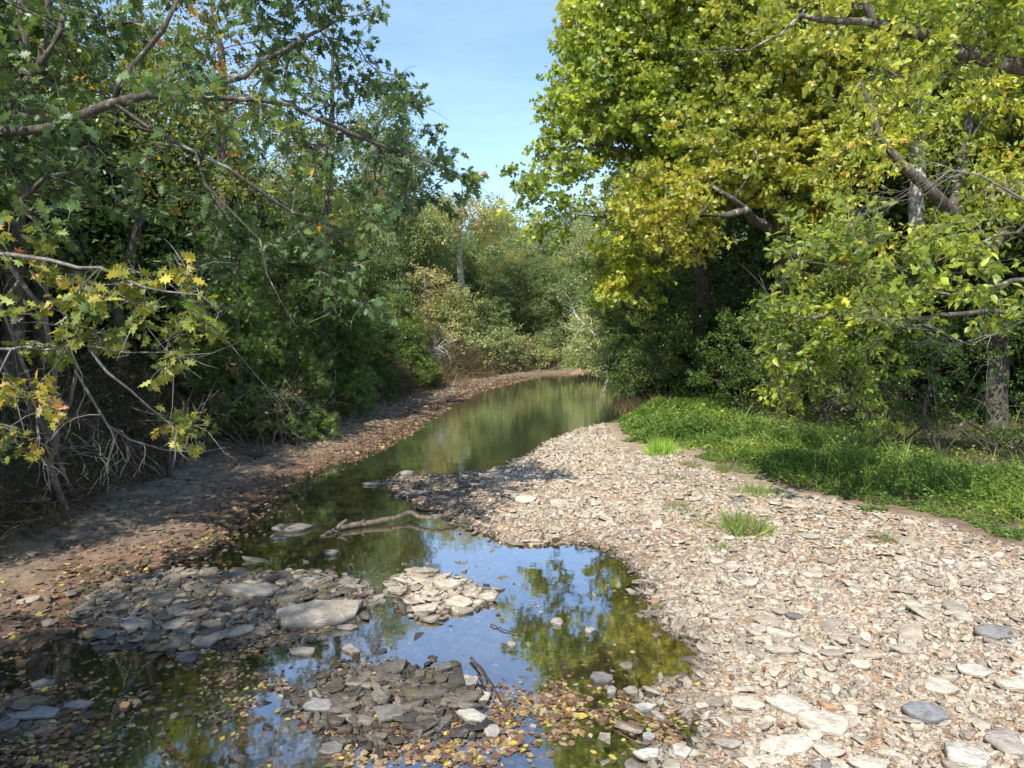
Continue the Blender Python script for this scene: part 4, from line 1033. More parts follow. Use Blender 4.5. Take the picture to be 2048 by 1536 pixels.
ORD = ['first', 'second', 'third', 'fourth', 'fifth', 'sixth', 'seventh', 'eighth', 'ninth', 'tenth', 'eleventh', 'twelfth', 'thirteenth', 'fourteenth', 'fifteenth', 'sixteenth',
       'seventeenth', 'eighteenth', 'nineteenth', 'twentieth', 'twenty-first', 'twenty-second', 'twenty-third', 'twenty-fourth', 'twenty-fifth', 'twenty-sixth', 'twenty-seventh', 'twenty-eighth', 'twenty-ninth', 'thirtieth']
kd = ['deep green', 'yellowish', 'slender mid green', 'low dark']
for px, Y, s, k, sd in fill:
    x = (px - 1024) / F * Y; loc = (x, Y, gz(x, Y) - 0.2)
    same = sorted([q for q in fill if q[4] == sd and q[3] == k], key=lambda q: q[0])
    r_ = same.index((px, Y, s, k, sd))
    where = {'far': 'beyond the far bank', 'left': 'behind the left bank', 'right': 'behind the right bank'}[sd]
    lb = '%s of the %s forest trees %s, counting from the left' % (ORD[r_], kd[k], where)
    if sd == 'left' and px < -100: lb = '%s tree standing outside the left edge of the view, %s' % (kd[k], ['nearest the frame', 'a little farther', 'farther still', 'beside the camera', 'added for shade'][int(Y) % 5])
    rz = rs.rand() * 6.28; ss = s * (0.92 + 0.16 * rs.rand())
    if k not in first:
        first.add(k); p = PR[k]; p.location = loc; p.rotation_euler = (0, 0, rz); p.scale = (ss,) * 3
        p['label'] = lb; p['group'] = side[sd]
    else:
        if k != 3 and px > 0 and sd != 'far': ss *= 0.74 if sd == 'left' else 0.85
        copy_tree(PR[k], loc, rz, ss, lb, side[sd])
copy_tree(P3, (-5.9, -2.2, gz(-5.9, -2.2) - 0.2), 1.0, 0.74, 'slender green tree added outside the view beside the camera to shade the left foreground', side['left'])  # unseen tree, added to cast shade on the left foreground
# ================================================================== STONES
def stone_proto(rs, n=7, t=0.18, flatness=1.0):
    """flat broken slab, unit width; angular outline, bevelled, slightly tilted top"""
    a = np.sort((np.arange(n) + rs.rand(n) * 0.85) * 2 * pi / n)
    r = 0.5 * (0.72 + 0.42 * rs.rand(n)); el = 0.45 + 0.4 * rs.rand()
    x = r * np.cos(a); y = r * np.sin(a) * el
    tilt = rs.normal(size=2) * 0.08
    top = t * (0.85 + 0.3 * rs.rand(n)) + x * tilt[0] + y * tilt[1]
    sx_, sy_ = rs.normal(size=2) * 0.04
    V = [np.column_stack([x * 0.88 + sx_, y * 0.88 + sy_, np.full(n, -t * 0.5)]), np.column_stack([x, y, top * 0.40 - t * .1]),
         np.column_stack([x * 0.985, y * 0.985, top * 0.90]), np.column_stack([x * 0.93, y * 0.93, top])]
    V = np.concatenate(V)
    V = np.concatenate([V, [[x.mean() * .3, y.mean() * .3, top.mean() * (0.98 + .06 * rs.rand())]]])
    i = np.arange(n); j = (i + 1) % n
    Q = np.concatenate([np.stack([i + k * n, j + k * n, j + (k + 1) * n, i + (k + 1) * n], -1) for k in range(3)])
    T = np.stack([i + 3 * n, j + 3 * n, np.full(n, 4 * n)], -1)
    return V, Q, T
rs = np.random.RandomState(5)
SP = [stone_proto(rs, rs.randint(4, 8), 0.045 + 0.06 * rs.rand()) for _ in range(30)]
PEB = [stone_proto(rs, rs.randint(4, 7), 0.10 + 0.16 * rs.rand()) for _ in range(16)]
def rotm(rz, tx, ty):
    c, s = np.cos(rz), np.sin(rz); o = np.zeros_like(c); l = o + 1
    Rz = np.stack([np.stack([c, -s, o], -1), np.stack([s, c, o], -1), np.stack([o, o, l], -1)], -2)
    c, s = np.cos(tx), np.sin(tx); Rx = np.stack([np.stack([l, o, o], -1), np.stack([o, c, -s], -1), np.stack([o, s, c], -1)], -2)
    c, s = np.cos(ty), np.sin(ty); Ry = np.stack([np.stack([c, o, s], -1), np.stack([o, l, o], -1), np.stack([-s, o, c], -1)], -2)
    return Rx @ Ry @ Rz
def stone_stuff(name, label, P, size, col, protos, rs, tilt=0.14, cat='gravel', sink=0.25, kindtag='stuff'):
    n = len(P); pid = rs.randint(len(protos), size=n)
    rz = rs.rand(n) * 2 * pi; tx = rs.normal(size=n) * tilt; ty = rs.normal(size=n) * tilt
    M = rotm(rz, tx, ty)
    VV_, QQ, TT, CC, off = [], [], [], [], 0
    for k, (v, q, t) in enumerate(protos):
        m = np.where(pid == k)[0]
        if not len(m): continue
        st = np.ones((len(m), 1, 3)); st[:, 0, 0] = 0.85 + 0.55 * rs.rand(len(m)); st[:, 0, 2] = 0.7 + 0.8 * rs.rand(len(m))
        w = np.einsum('nij,nkj->nki', M[m], v[None] * st) * size[m][:, None, None] + P[m][:, None]
        w[:, :, 2] -= (size[m] * 0.04 * sink)[:, None]
        VV_.append(w.reshape(-1, 3)); o = off + np.arange(len(m))[:, None, None] * len(v)
        QQ.append((q[None] + o).reshape(-1, 4)); TT.append((t[None] + o).reshape(-1, 3))
        CC.append(np.repeat(col[m], len(v), axis=0)); off += len(m) * len(v)
    ob_ = mesh_np(name, np.concatenate(VV_), tris=np.concatenate(TT), quads=np.concatenate(QQ), mat=M_stone, col=np.concatenate(CC))
    return tag(ob_, label, cat, kind=kindtag)

BE = np.array([(0.45, 0.39, 0.305), (0.48, 0.425, 0.34), (0.395, 0.34, 0.27), (0.53, 0.47, 0.385), (0.32, 0.27, 0.215), (0.43, 0.34, 0.26), (0.25, 0.225, 0.195)])
BW = np.array([3.5, 3, 2.5, 1.0, 1.0, 1.0, 0.5]); BW = BW / BW.sum()
GR = np.array([(0.155, 0.135, 0.108), (0.22, 0.19, 0.15), (0.10, 0.088, 0.072), (0.31, 0.27, 0.21), (0.14, 0.11, 0.08)])
GW = np.array([3, 3, 2, 1.6, 1.5]); GW = GW / GW.sum()
def zone_cols(P, rs):
    n = len(P); x, y = P[:, 0], P[:, 1]
    px, py = topix(P)
    c = BE[rs.choice(len(BE), n, p=BW)]; g = GR[rs.choice(len(GR), n, p=GW)]
    # the grey stones lie on the left islands and the tip of the spit
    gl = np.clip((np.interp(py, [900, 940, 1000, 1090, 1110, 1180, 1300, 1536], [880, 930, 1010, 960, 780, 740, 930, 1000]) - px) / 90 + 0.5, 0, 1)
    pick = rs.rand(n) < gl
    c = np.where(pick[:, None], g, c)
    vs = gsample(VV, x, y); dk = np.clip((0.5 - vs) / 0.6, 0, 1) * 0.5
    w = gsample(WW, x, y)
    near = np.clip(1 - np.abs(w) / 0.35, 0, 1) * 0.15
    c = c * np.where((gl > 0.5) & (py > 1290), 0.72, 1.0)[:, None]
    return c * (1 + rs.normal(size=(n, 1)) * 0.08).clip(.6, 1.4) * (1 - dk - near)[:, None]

# hand placed stones -------------------------------------------------------
hand = [ # px, py(centre), width px, depth ratio, thick ratio, rot deg, tilt(x,y) deg, colour, label
 (626, 1236, 172, 0.34, 0.20, 33, (8, 0), (0.32, 0.28, 0.23), 'largest pale slab, lying tilted on the grey stone pile at lower left'),
 (505, 1188, 112, 0.34, 0.20, 4, (3, 2), (0.30, 0.27, 0.23), 'long brownish slab in the grey pile, just above and left of the largest pale slab'),
 (412, 1276, 60, 0.6, 0.25, 30, (10, -6), (0.27, 0.24, 0.19), 'tan angular stone at the water side of the grey pile'),
 (375, 1306, 44, 0.6, 0.3, 20, (5, 4), (0.10, 0.10, 0.105), 'dark grey stone at the lowest point of the grey pile, half in water'),
 (345, 1250, 42, 0.6, 0.2, -20, (4, 0), (0.24, 0.225, 0.2), 'mid grey stone at the left front of the grey pile'),
 (270, 1248, 50, 0.5, 0.2, 15, (4, 4), (0.22, 0.215, 0.2), 'smooth light grey stone at the left end of the grey pile'),
 (215, 1262, 46, 0.5, 0.2, -8, (3, 0), (0.22, 0.21, 0.19), 'flat grey stone left of the grey pile, beside the leafy water'),
 (470, 1150, 48, 0.35, 0.2, 0, (2, 0), (0.10, 0.095, 0.09), 'thin dark slab at the back edge of the grey pile'),
 (613, 1163, 38, 0.5, 0.3, 0, (0, 0), (0.30, 0.28, 0.24), 'small square pale stone behind the long brownish slab'),
 (480, 1262, 62, 0.3, 0.2, 35, (8, 0), (0.30, 0.27, 0.23), 'narrow tan stone leaning beside the largest pale slab'),
 (605, 1294, 54, 0.34, 0.2, -4, (3, 0), (0.40, 0.35, 0.29), 'oblong tan stone in the leafy water in front of the largest pale slab'),
 (700, 1288, 52, 0.35, 0.2, -32, (3, 0), (0.37, 0.34, 0.29), 'narrow grey slab in shallow water, right of the oblong tan stone'),
 (693, 1245, 42, 0.35, 0.15, -4, (0, 0), (0.42, 0.38, 0.32), 'thin pale stone touching the right end of the largest pale slab'),
 (895, 1176, 56, 0.55, 0.35, -5, (4, 0), (0.50, 0.44, 0.35), 'largest blocky cream stone on the pale stone islet'),
 (850, 1212, 52, 0.5, 0.25, -8, (5, 0), (0.50, 0.43, 0.33), 'cream wedge stone at the front of the pale stone islet'),
 (918, 1205, 58, 0.5, 0.25, 20, (10, 0), (0.48, 0.41, 0.32), 'tilted cream slab in the middle of the pale stone islet'),
 (977, 1192, 38, 0.7, 0.35, -10, (4, 0), (0.50, 0.43, 0.33), 'rounded cream stone at the right end of the pale stone islet'),
 (791, 1173, 32, 0.6, 0.35, 20, (3, 0), (0.52, 0.46, 0.36), 'single cream stone at the left end of the pale stone islet'),
 (778, 1424, 64, 0.7, 0.22, -8, (6, 0), (0.16, 0.15, 0.14), 'dark grey flat boulder at the front of the rock pile in the pool'),
 (940, 1422, 72, 0.36, 0.25, -18, (3, 0), (0.50, 0.48, 0.41), 'bright white oblong stone right of the dark flat boulder'),
 (640, 1406, 56, 0.6, 0.28, -12, (5, 0), (0.24, 0.235, 0.225), 'light grey lumpy stone at the left of the rock pile in the pool'),
 (621, 1365, 34, 0.5, 0.3, 28, (4, 0), (0.11, 0.115, 0.13), 'small bluish dark stone alone in the water above the rock pile'),
 (886, 1325, 46, 0.5, 0.2, 25, (4, 0), (0.20, 0.20, 0.19), 'grey slanting stone in the blue pool'),
 (930, 1356, 56, 0.5, 0.2, 10, (3, 0), (0.40, 0.37, 0.32), 'flat tan stone in the blue pool beside the dark stick'),
 (664, 1483, 52, 0.5, 0.2, 12, (3, 0), (0.26, 0.25, 0.23), 'smooth grey stone at the bottom of the rock pile'),
 (985, 1455, 36, 0.7, 0.45, 30, (15, 0), (0.42, 0.38, 0.33), 'upright cream stone to the right of the rock pile'),
 (960, 1385, 42, 0.55, 0.3, 0, (3, 0), (0.52, 0.45, 0.36), 'warm cream stone standing in the pool next to the dark stick'),
 (587, 1052, 90, 0.34, 0.14, 8, (2, 3), (0.20, 0.18, 0.15), 'brown flat rock breaking the dark water left of the driftwood'),
 (562, 1068, 60, 0.3, 0.12, 20, (2, 3), (0.22, 0.21, 0.17), 'greenish low slab in front of the brown flat rock'),
 (744, 964, 34, 0.45, 0.2, 0, (0, 0), (0.28, 0.27, 0.23), 'lone grey stone in dark water off the tip of the spit'),
 (664, 1100, 34, 0.55, 0.35, 5, (3, 0), (0.22, 0.20, 0.17), 'small lone rock in the water below the driftwood'),
 (814, 950, 42, 0.4, 0.3, 10, (3, 0), (0.30, 0.26, 0.21), 'thick block on the top of the spit tip'),
 (830, 986, 52, 0.4, 0.14, -8, (3, 0), (0.34, 0.30, 0.25), 'thin layered slab at the left edge of the spit'),
 (884, 1027, 42, 0.35, 0.16, 2, (3, 0), (0.30, 0.29, 0.24), 'flat grey stone beside the right end of the driftwood'),
 (1050, 1008, 46, 0.6, 0.2, -10, (8, 0), (0.54, 0.49, 0.40), 'cream slab raised above the gravel in the middle of the bar'),
 (1116, 1016, 44, 0.6, 0.2, 10, (8, 0), (0.49, 0.42, 0.33), 'cream slab right of the raised one in the middle of the bar'),
 (1116, 1236, 28, 0.6, 0.4, 35, (5, 0), (0.48, 0.44, 0.38), 'small block standing out of the blue pool'),
 (1179, 1252, 24, 0.6, 0.4, 40, (5, 0), (0.50, 0.47, 0.41), 'tiny white block right of the small block in the blue pool'),
 (1024, 1280, 24, 0.5, 0.4, -45, (5, 0), (0.48, 0.42, 0.34), 'small tan stone near the thin twig in the blue pool'),
 (1204, 1347, 40, 0.75, 0.4, 10, (4, 0), (0.21, 0.195, 0.185), 'mauve grey round stone at the edge of the amber pool'),
 (1224, 1370, 26, 0.9, 0.4, 70, (4, 0), (0.46, 0.43, 0.37), 'pale round stone just below the mauve grey one'),
 (1266, 1370, 34, 0.6, 0.3, 20, (4, 0), (0.44, 0.40, 0.34), 'light triangular stone right of the pale round one'),
 (1290, 1405, 44, 0.4, 0.3, 8, (4, 0), (0.52, 0.50, 0.44), 'white oblong pebble by the amber water'),
 (1317, 1420, 36, 0.35, 0.3, -50, (4, 0), (0.50, 0.47, 0.42), 'narrow pale stone pointing down by the amber water'),
 (1298, 1462, 26, 0.9, 0.5, 60, (4, 0), (0.52, 0.50, 0.46), 'white rounded stone at the corner of the amber pool'),
 (1295, 1500, 48, 0.4, 0.3, -3, (4, 0), (0.54, 0.52, 0.48), 'white block at the bottom edge beside the amber pool'),
 (1365, 1498, 46, 0.7, 0.3, -30, (8, 0), (0.46, 0.43, 0.38), 'grey pointed stone beside the yellow leaf at the bottom'),
 (1458, 1484, 48, 0.4, 0.2, -5, (3, 0), (0.36, 0.33, 0.28), 'oval grey stone at the bottom of the gravel bar'),
 (1495, 1410, 62, 0.85, 0.18, -35, (5, 3), (0.50, 0.44, 0.35), 'large cream triangular slab on the lower gravel bar'),
 (1432, 1404, 40, 0.7, 0.2, 15, (3, 0), (0.27, 0.235, 0.20), 'brown-grey slab left of the large cream triangular slab'),
 (1579, 1416, 74, 0.52, 0.2, -14, (4, 0), (0.52, 0.48, 0.40), 'whitest large stone of the gravel bar'),
 (1642, 1452, 104, 0.5, 0.2, 12, (6, 0), (0.50, 0.43, 0.35), 'broad stone, white at left and brown at right, below the whitest stone'),
 (1850, 1442, 74, 0.5, 0.26, -16, (5, 0), (0.22, 0.22, 0.225), 'dark blue-grey slab at the lower right of the bar'),
 (1990, 1293, 86, 0.42, 0.16, 0, (4, 0), (0.24, 0.23, 0.215), 'large dark flat slab near the right edge of the bar'),
 (2010, 1500, 70, 0.55, 0.2, 40, (6, 0), (0.34, 0.30, 0.26), 'brown-grey slab in the bottom right corner'),
 (1930, 1540, 70, 0.6, 0.5, 20, (3, 0), (0.50, 0.46, 0.40), 'thick cream rock at the bottom edge near the right corner'),
 (1745, 1540, 70, 0.5, 0.2, 0, (3, 0), (0.50, 0.45, 0.36), 'flat cream slab at the bottom edge of the bar'),
 (2030, 1393, 50, 0.6, 0.3, -20, (5, 0), (0.48, 0.43, 0.35), 'cream square stone at the right edge, below the dark flat slab'),
 (1564, 1306, 60, 0.28, 0.2, -10, (14, 0), (0.38, 0.33, 0.27), 'raised thin slab with a deep black shadow under it, mid bar'),
 (1625, 1170, 50, 0.28, 0.2, -8, (14, 0), (0.44, 0.39, 0.32), 'raised thin slab on the upper bar, left of the shaded edge'),
 (1500, 1178, 40, 0.4, 0.3, 8, (16, 0), (0.44, 0.38, 0.31), 'tilted slab with a dark hollow below it on the upper bar'),
 (1434, 1131, 34, 0.5, 0.3, 0, (4, 0), (0.49, 0.42, 0.33), 'square cream stone below the lowest grass tuft'),
 (1467, 1146, 34, 0.45, 0.3, 10, (8, 0), (0.46, 0.40, 0.33), 'greyish cream stone right of the square one below the lowest grass tuft'),
 (1589, 1241, 34, 0.55, 0.25, 0, (3, 0), (0.15, 0.14, 0.135), 'blackish stone in the middle of the bar'),
 (1519, 1262, 44, 0.45, 0.25, 35, (8, 0), (0.45, 0.39, 0.32), 'pair-like slanting slab left of the blackish stone'),
 (1909, 1243, 42, 0.6, 0.3, 0, (5, 0), (0.30, 0.26, 0.21), 'brown block above the large dark flat slab'),
 (1621, 1088, 42, 0.45, 0.14, -10, (3, 0), (0.40, 0.37, 0.32), 'grey flat slab right of the lowest grass tuft'),
 (1720, 1340, 44, 0.4, 0.22, -35, (10, 0), (0.48, 0.43, 0.35), 'slanting tan slab with a black left edge'),
 (1880, 1390, 48, 0.7, 0.26, -50, (10, 0), (0.46, 0.40, 0.33), 'tan block with a dark left side, above the dark blue-grey slab'),
 (1950, 1360, 48, 0.55, 0.24, 0, (5, 0), (0.50, 0.45, 0.37), 'cream squared stone left of the right edge square stone'),
 (1895, 1150, 26, 0.5, 0.3, -25, (8, 0), (0.56, 0.54, 0.49), 'small white stone at the shaded upper edge of the bar'),
 (62, 1070, 84, 0.4, 0.06, 14, (2, 2), (0.20, 0.185, 0.16), 'broad thin slab set in the mud at the left edge'),
 (372, 975, 46, 0.35, 0.1, 6, (2, 2), (0.18, 0.17, 0.14), 'flat slab in the mud of the left bank, under the dead branch'),
 (345, 953, 60, 0.35, 0.08, 12, (2, 2), (0.13, 0.12, 0.10), 'faint brown slab behind the other slab of the left bank'),
 (86, 1356, 46, 0.45, 0.2, 10, (3, 0), (0.24, 0.235, 0.22), 'single grey stone in the leafy water at the far left'),
 (147, 1402, 54, 0.35, 0.2, 8, (3, 0), (0.26, 0.25, 0.24), 'flat grey stone in the dark water below the single grey stone'),
 (72, 1428, 76, 0.4, 0.12, 8, (3, 0), (0.20, 0.20, 0.195), 'wide wet slab near the left edge at the bottom'),
 (15, 1450, 40, 0.5, 0.25, 20, (3, 0), (0.14, 0.14, 0.14), 'dark wet stone at the left edge, beside the wide wet slab'),
]
rs = np.random.RandomState(77)
def slab(px, py, wpx, dr, th, rz, tl, col, seed, name='stone'):
    rs = np.random.RandomState(seed)
    gx, gy = G(px, py, 0.05)[:2]
    g0 = max(gz(gx, gy), -0.01)
    dist = sqrt_(gx, gy); width = wpx * dist / F
    n = rs.randint(5, 8)
    a = np.sort((np.arange(n) + rs.rand(n) * 0.6) * 2 * pi / n); r = 0.5 * (0.70 + 0.46 * rs.rand(n))
    # foreshortened depth: the picture shows slabs flatter than they are
    dw = dr * 1.45
    x = r * np.cos(a); y = r * np.sin(a) * min(dw, 0.85); t = th * 0.42
    k = 3                                      # subdivide outline for a chipped edge
    xx, yy = [], []
    for i in range(n):
        j = (i + 1) % n
        for q in range(k):
            f = q / k; jt = rs.normal(size=2) * 0.012 * (q > 0)
            xx.append(x[i] * (1 - f) + x[j] * f + jt[0]); yy.append(y[i] * (1 - f) + y[j] * f + jt[1])
    x = np.array(xx); y = np.array(yy); m = len(x)
    def topz(x, y, s): return t * (1 + 0.14 * (vnoise(x + seed, y, 3.0) - .5) * 2) * s
    rings = [(0.90, -0.5 * t), (0.985, 0.15 * t), (1.0, 0.45 * t), (0.995, 0.84 * t), (0.97, None), (0.66, None), (0.33, None)]
    V = []
    for s, z in rings:
        X_, Y_ = x * s, y * s
        jz = rs.normal(size=m) * 0.02 * t
        V.append(np.column_stack([X_, Y_, (np.full(m, z) if z is not None else topz(X_, Y_, 1.0 if s < .9 else 0.93)) + jz]))
    V = np.concatenate(V + [np.array([[0, 0, t * 1.02]])]) * width
    i = np.arange(m); j = (i + 1) % m
    Q = np.concatenate([np.stack([i + k_ * m, j + k_ * m, j + (k_ + 1) * m, i + (k_ + 1) * m], -1) for k_ in range(len(rings) - 1)])
    T = np.stack([i + (len(rings) - 1) * m, j + (len(rings) - 1) * m, np.full(m, len(rings) * m)], -1)
    o = mesh_np(name, V, tris=T, quads=Q, mat=M_stone_o)
    o.location = (gx, gy, g0 + width * t * 0.35 + 0.012)
    o.rotation_euler = (radians(tl[0]), radians(tl[1]), radians(rz))
    o.color = (*col, 1)
    return o
def sqrt_(x, y): return math.sqrt(x * x + y * y + CZ * CZ)
HP = []
for i, (px, py, wpx, dr, th, rz, tl, col, lb) in enumerate(hand):
    o = slab(px, py, wpx, dr, th, rz, tl, col, 300 + i)
    tag(o, lb, 'stone'); HP.append((o.location.x, o.location.y, wpx * 0.42 / F * sqrt_(o.location.x, o.location.y)))
HP = np.array(HP)

# scattered stones: candidates over bar and islands -------------------------
def scatter(n, rs, region, x0, x1, y0, y1):
    P = np.column_stack([x0 + (x1 - x0) * rs.rand(n), y0 + (y1 - y0) * rs.rand(n)])
    return P[region(P[:, 0], P[:, 1])]
def clear_hand(P, f=1.0):
    k = np.ones(len(P), bool)
    for hx, hy, hr in HP: k &= (P[:, 0] - hx) ** 2 + (P[:, 1] - hy) ** 2 > (hr * f) ** 2
    return P[k]
def on_bar(x, y):
    w = gsample(WW, x, y); v = gsample(VV, x, y); r = gsample(RIGHT, x, y)
    return (w > -0.10) & (v > 0.25 + 0.25 * fbm(x, y, 2.0, 2, 4)) & r & (y < 28)
def on_isl(x, y):
    i = gsample(II, x, y); return i < 0.04 + 0.42 * (fbm(x, y, 3.4, 3, 6) - 0.5)
rs = np.random.RandomState(201)
P_big = scatter(10500, rs, on_bar, -3.4, 9, 3, 26)
P_bi = scatter(9000, rs, on_isl, -7, 1.5, 3, 8)
# loose stones standing in the shallows
def shallow(x, y):
    i = gsample(II, x, y); w = gsample(WW, x, y); px, py = topix(np.column_stack([x, y, x * 0]))
    near = (i < 0.60) & (i > 0.0)
    strip = (w < 0) & (w > -0.35) & (px > 700)
    return (near | strip) & (rs.rand(len(x)) < 0.42) & (y < 9)
P_sh = scatter(5200, rs, shallow, -6, 4, 3, 9)
Pall = np.concatenate([P_big, P_bi, P_sh])
typ = np.concatenate([np.zeros(len(P_big)), np.ones(len(P_bi)), np.full(len(P_sh), 2)]).astype(int)
keep = np.ones(len(Pall), bool)
for hx, hy, hr in HP: keep &= (Pall[:, 0] - hx) ** 2 + (Pall[:, 1] - hy) ** 2 > (hr * 0.9) ** 2
Pall, typ = Pall[keep], typ[keep]
n = len(Pall)
size = np.exp(rs.normal(size=n) * 0.42) * np.where(typ == 0, 0.098, np.where(typ == 1, 0.105, 0.07))
size = np.clip(size, 0.04, 0.30)
z = hgt(Pall[:, 0], Pall[:, 1]); z = np.where(typ == 2, np.maximum(z, -0.03), np.maximum(z, -0.012))
P3_ = np.column_stack([Pall, z + 0.010 + 0.02 * rs.rand(n)])
px, py = topix(P3_)
app = size / np.sqrt((P3_ ** 2).sum(1) + CZ * CZ) * ((px > 0) & (px < 2048) & (py < 1536) & (py > 760))
order = np.argsort(-app); NI = 300 - len(hand)
ind = order[:NI]; rest = order[NI:]
cols = zone_cols(P3_, rs)
# the individually built ones, sharing a few meshes
pm = []
for k, (v, q, t) in enumerate(SP):
    o = mesh_np('stone', v, tris=t, quads=q, mat=M_stone_o); pm.append(o.data); bpy.data.objects.remove(o)
def zone_name(px, py, t):
    if 760 < px < 1010 and py < 1240 and py > 1130: return 'cream stone of the small pale islet in the pool', 'cream stones of the pale islet'
    if px < 780 and py < 1330: return 'grey flat stone of the shaded stone pile at lower left', 'grey stones of the left pile'
    if px < 1010 and py >= 1290: return 'grey stone in the rock pile and shallows at bottom centre', 'stones of the rock pile in the pool'
    if px < 1010: return 'grey-brown flat stone on the tip of the spit', 'stones on the tip of the spit'
    if t == 2: return 'loose pale stone standing in the shallow water along the gravel bar', 'stones standing in the shallows'
    return 'pale flat broken stone lying loose on the sunlit gravel bar', 'loose flat stones of the gravel bar'
for i in ind:
    o = bpy.data.objects.new('stone', pm[rs.randint(len(pm))]); COL.objects.link(o)
    o.location = P3_[i] - np.array([0, 0, size[i] * 0.01]); s = size[i]
    o.scale = (s * (0.85 + 0.5 * rs.rand()), s, s * (0.7 + 0.8 * rs.rand()))
    o.rotation_euler = (rs.normal() * 0.15, rs.normal() * 0.15, rs.rand() * 6.28)
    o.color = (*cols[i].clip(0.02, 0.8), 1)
    lb, gp = zone_name(px[i], py[i], typ[i]); 
    if cols[i].mean() < 0.24 and 'bar' in gp: lb, gp = 'dark grey-brown stone lying among the pale ones on the gravel bar', 'dark stones of the gravel bar'
    tag(o, lb, 'stone', gp)
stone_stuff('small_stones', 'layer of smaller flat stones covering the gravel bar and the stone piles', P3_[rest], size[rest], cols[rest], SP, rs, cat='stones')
# finer gravel
def gpts(n, x0, x1, y0, y1, s0, reg):
    P = clear_hand(scatter(n, rs, reg, x0, x1, y0, y1), 0.8); z = np.maximum(hgt(P[:, 0], P[:, 1]), -0.03)
    return np.column_stack([P, z + 0.003]), np.clip(np.exp(rs.normal(size=len(P)) * 0.38) * s0, 0.02, 0.14)
A1, s1 = gpts(32000, -2.5, 8, 3, 9.5, 0.050, on_bar)
A2, s2 = gpts(20000, -3.4, 8, 9, 16, 0.075, on_bar)
A3, s3 = gpts(9000, 0, 7, 15, 27, 0.11, on_bar)
A4, s4 = gpts(26000, -6, 1.5, 3, 8, 0.055, lambda x, y: on_isl(x, y))
A5, s5 = gpts(30000, -1, 6, 3, 7, 0.032, on_bar)
A6, s6 = gpts(40000, -6, 4, 3, 9.5, 0.05, lambda x, y: (gsample(WW, x, y) < 0.15) & (hgt(x, y) > -0.14) & (rs.rand(len(x)) < 0.4))
AA = np.concatenate([A1, A2, A3, A4, A5]); ss_ = np.concatenate([s1, s2, s3, s4, s5])
cc = zone_cols(AA, rs)
mk = rs.rand(len(AA)) < 0.05; cc[mk] = cc[mk] * np.array([1.0, 0.72, 0.55])
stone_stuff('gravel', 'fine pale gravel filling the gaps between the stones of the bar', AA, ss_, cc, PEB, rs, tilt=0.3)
A6[:, 2] = hgt(A6[:, 0], A6[:, 1]) + 0.002
cb = np.array([(0.10, 0.085, 0.035), (0.14, 0.12, 0.055), (0.07, 0.055, 0.03), (0.17, 0.14, 0.08)])[rs.randint(4, size=len(A6))]
stone_stuff('bed_gravel', 'algae brown pebbles on the bed of the shallow pools', A6, s6 * 1.2, cb, PEB, rs, tilt=0.14)

def on_mud(x, y):
    return (~gsample(RIGHT, x, y)) & (gsample(WW, x, y) > -0.05) & (gsample(LVV, x, y) < 0.5) & (y < 36)
M1, m1 = gpts(42000, -9, 2, 3.5, 36, 0.05, lambda x, y: on_mud(x, y) & (rs.rand(len(x)) < 0.25 + 1.6 * np.clip(fbm(x, y, 1.1, 3, 50) - .45, 0, 1)))
m1 = m1 * np.clip(M1[:, 1] / 11, 0.8, 2.2)
cm = np.array([(0.20, 0.15, 0.105), (0.28, 0.215, 0.15), (0.14, 0.10, 0.07), (0.30, 0.26, 0.20)])[rs.randint(4, size=len(M1))] * (1 + rs.normal(size=(len(M1), 1)) * .1)
stone_stuff('clods', 'clods of dry mud and small flakes of stone on the left bank', M1, m1, cm, PEB, rs, tilt=0.2)
# ================================================================== driftwood, sticks
def stick(name, label, pts, rad, mat, subs=(), cat='branch'):
    pts = [np.asarray(p, float) for p in pts]; c = pts[0]
    e = empty(name, c); tag(e, label, cat)
    # smooth and roughen
    P = np.array(pts); t = np.linspace(0, len(P) - 1, len(P) * 5); i = np.clip(t.astype(int), 0, len(P) - 2); f = (t - i)[:, None]
    Q = P[i] * (1 - f) + P[i + 1] * f; R = np.interp(t, np.arange(len(P)), rad) * (1 + 0.035 * rs.normal(size=len(t)))
    Q[1:-1] += rs.normal(size=(len(Q) - 2, 3)) * 0.004
    tb = Tubes(); tb.add(Q - c, R, 10); tb.build('stem', mat, e)
    for sp, sr in subs:
        tb = Tubes(); tb.add(np.array(sp, float) - c, sr, 8); tb.build('stub', mat, e)
    return e
def g3(px, py, z): return G(px, py, z)
stick('driftwood', 'bleached driftwood branch lying across the water from the spit', 
      [g3(638, 1074, 0.0), g3(668, 1060, 0.03), g3(700, 1050, 0.05), g3(740, 1045, 0.05), g3(780, 1038, 0.06), g3(822, 1024, 0.09), g3(838, 1034, 0.08), g3(870, 1036, 0.09), g3(905, 1026, 0.11), g3(935, 1012, 0.12)],
      [0.016, 0.026, 0.034, 0.033, 0.031, 0.030, 0.027, 0.024, 0.020, 0.010], M_drift,
      [([g3(672, 1060, 0.04), g3(682, 1048, 0.08), g3(694, 1040, 0.13)], [0.030, 0.026, 0.020]), ([g3(718, 1048, 0.05), g3(728, 1040, 0.10)], [0.022, 0.014]), ([g3(822, 1026, 0.06), g3(800, 1030, 0.07), g3(830, 1020, 0.1)], [0.02, 0.018, 0.012])], 'driftwood')
stick('stick', 'dark wet stick slanting through the pool beside the cream stone', [g3(942, 1316, 0.02), g3(965, 1340, 0.03), g3(985, 1372, 0.02), g3(1005, 1405, 0.02), g3(1028, 1450, -0.01)], [0.012, 0.011, 0.009, 0.007, 0.004], M_blackwood, cat='stick')
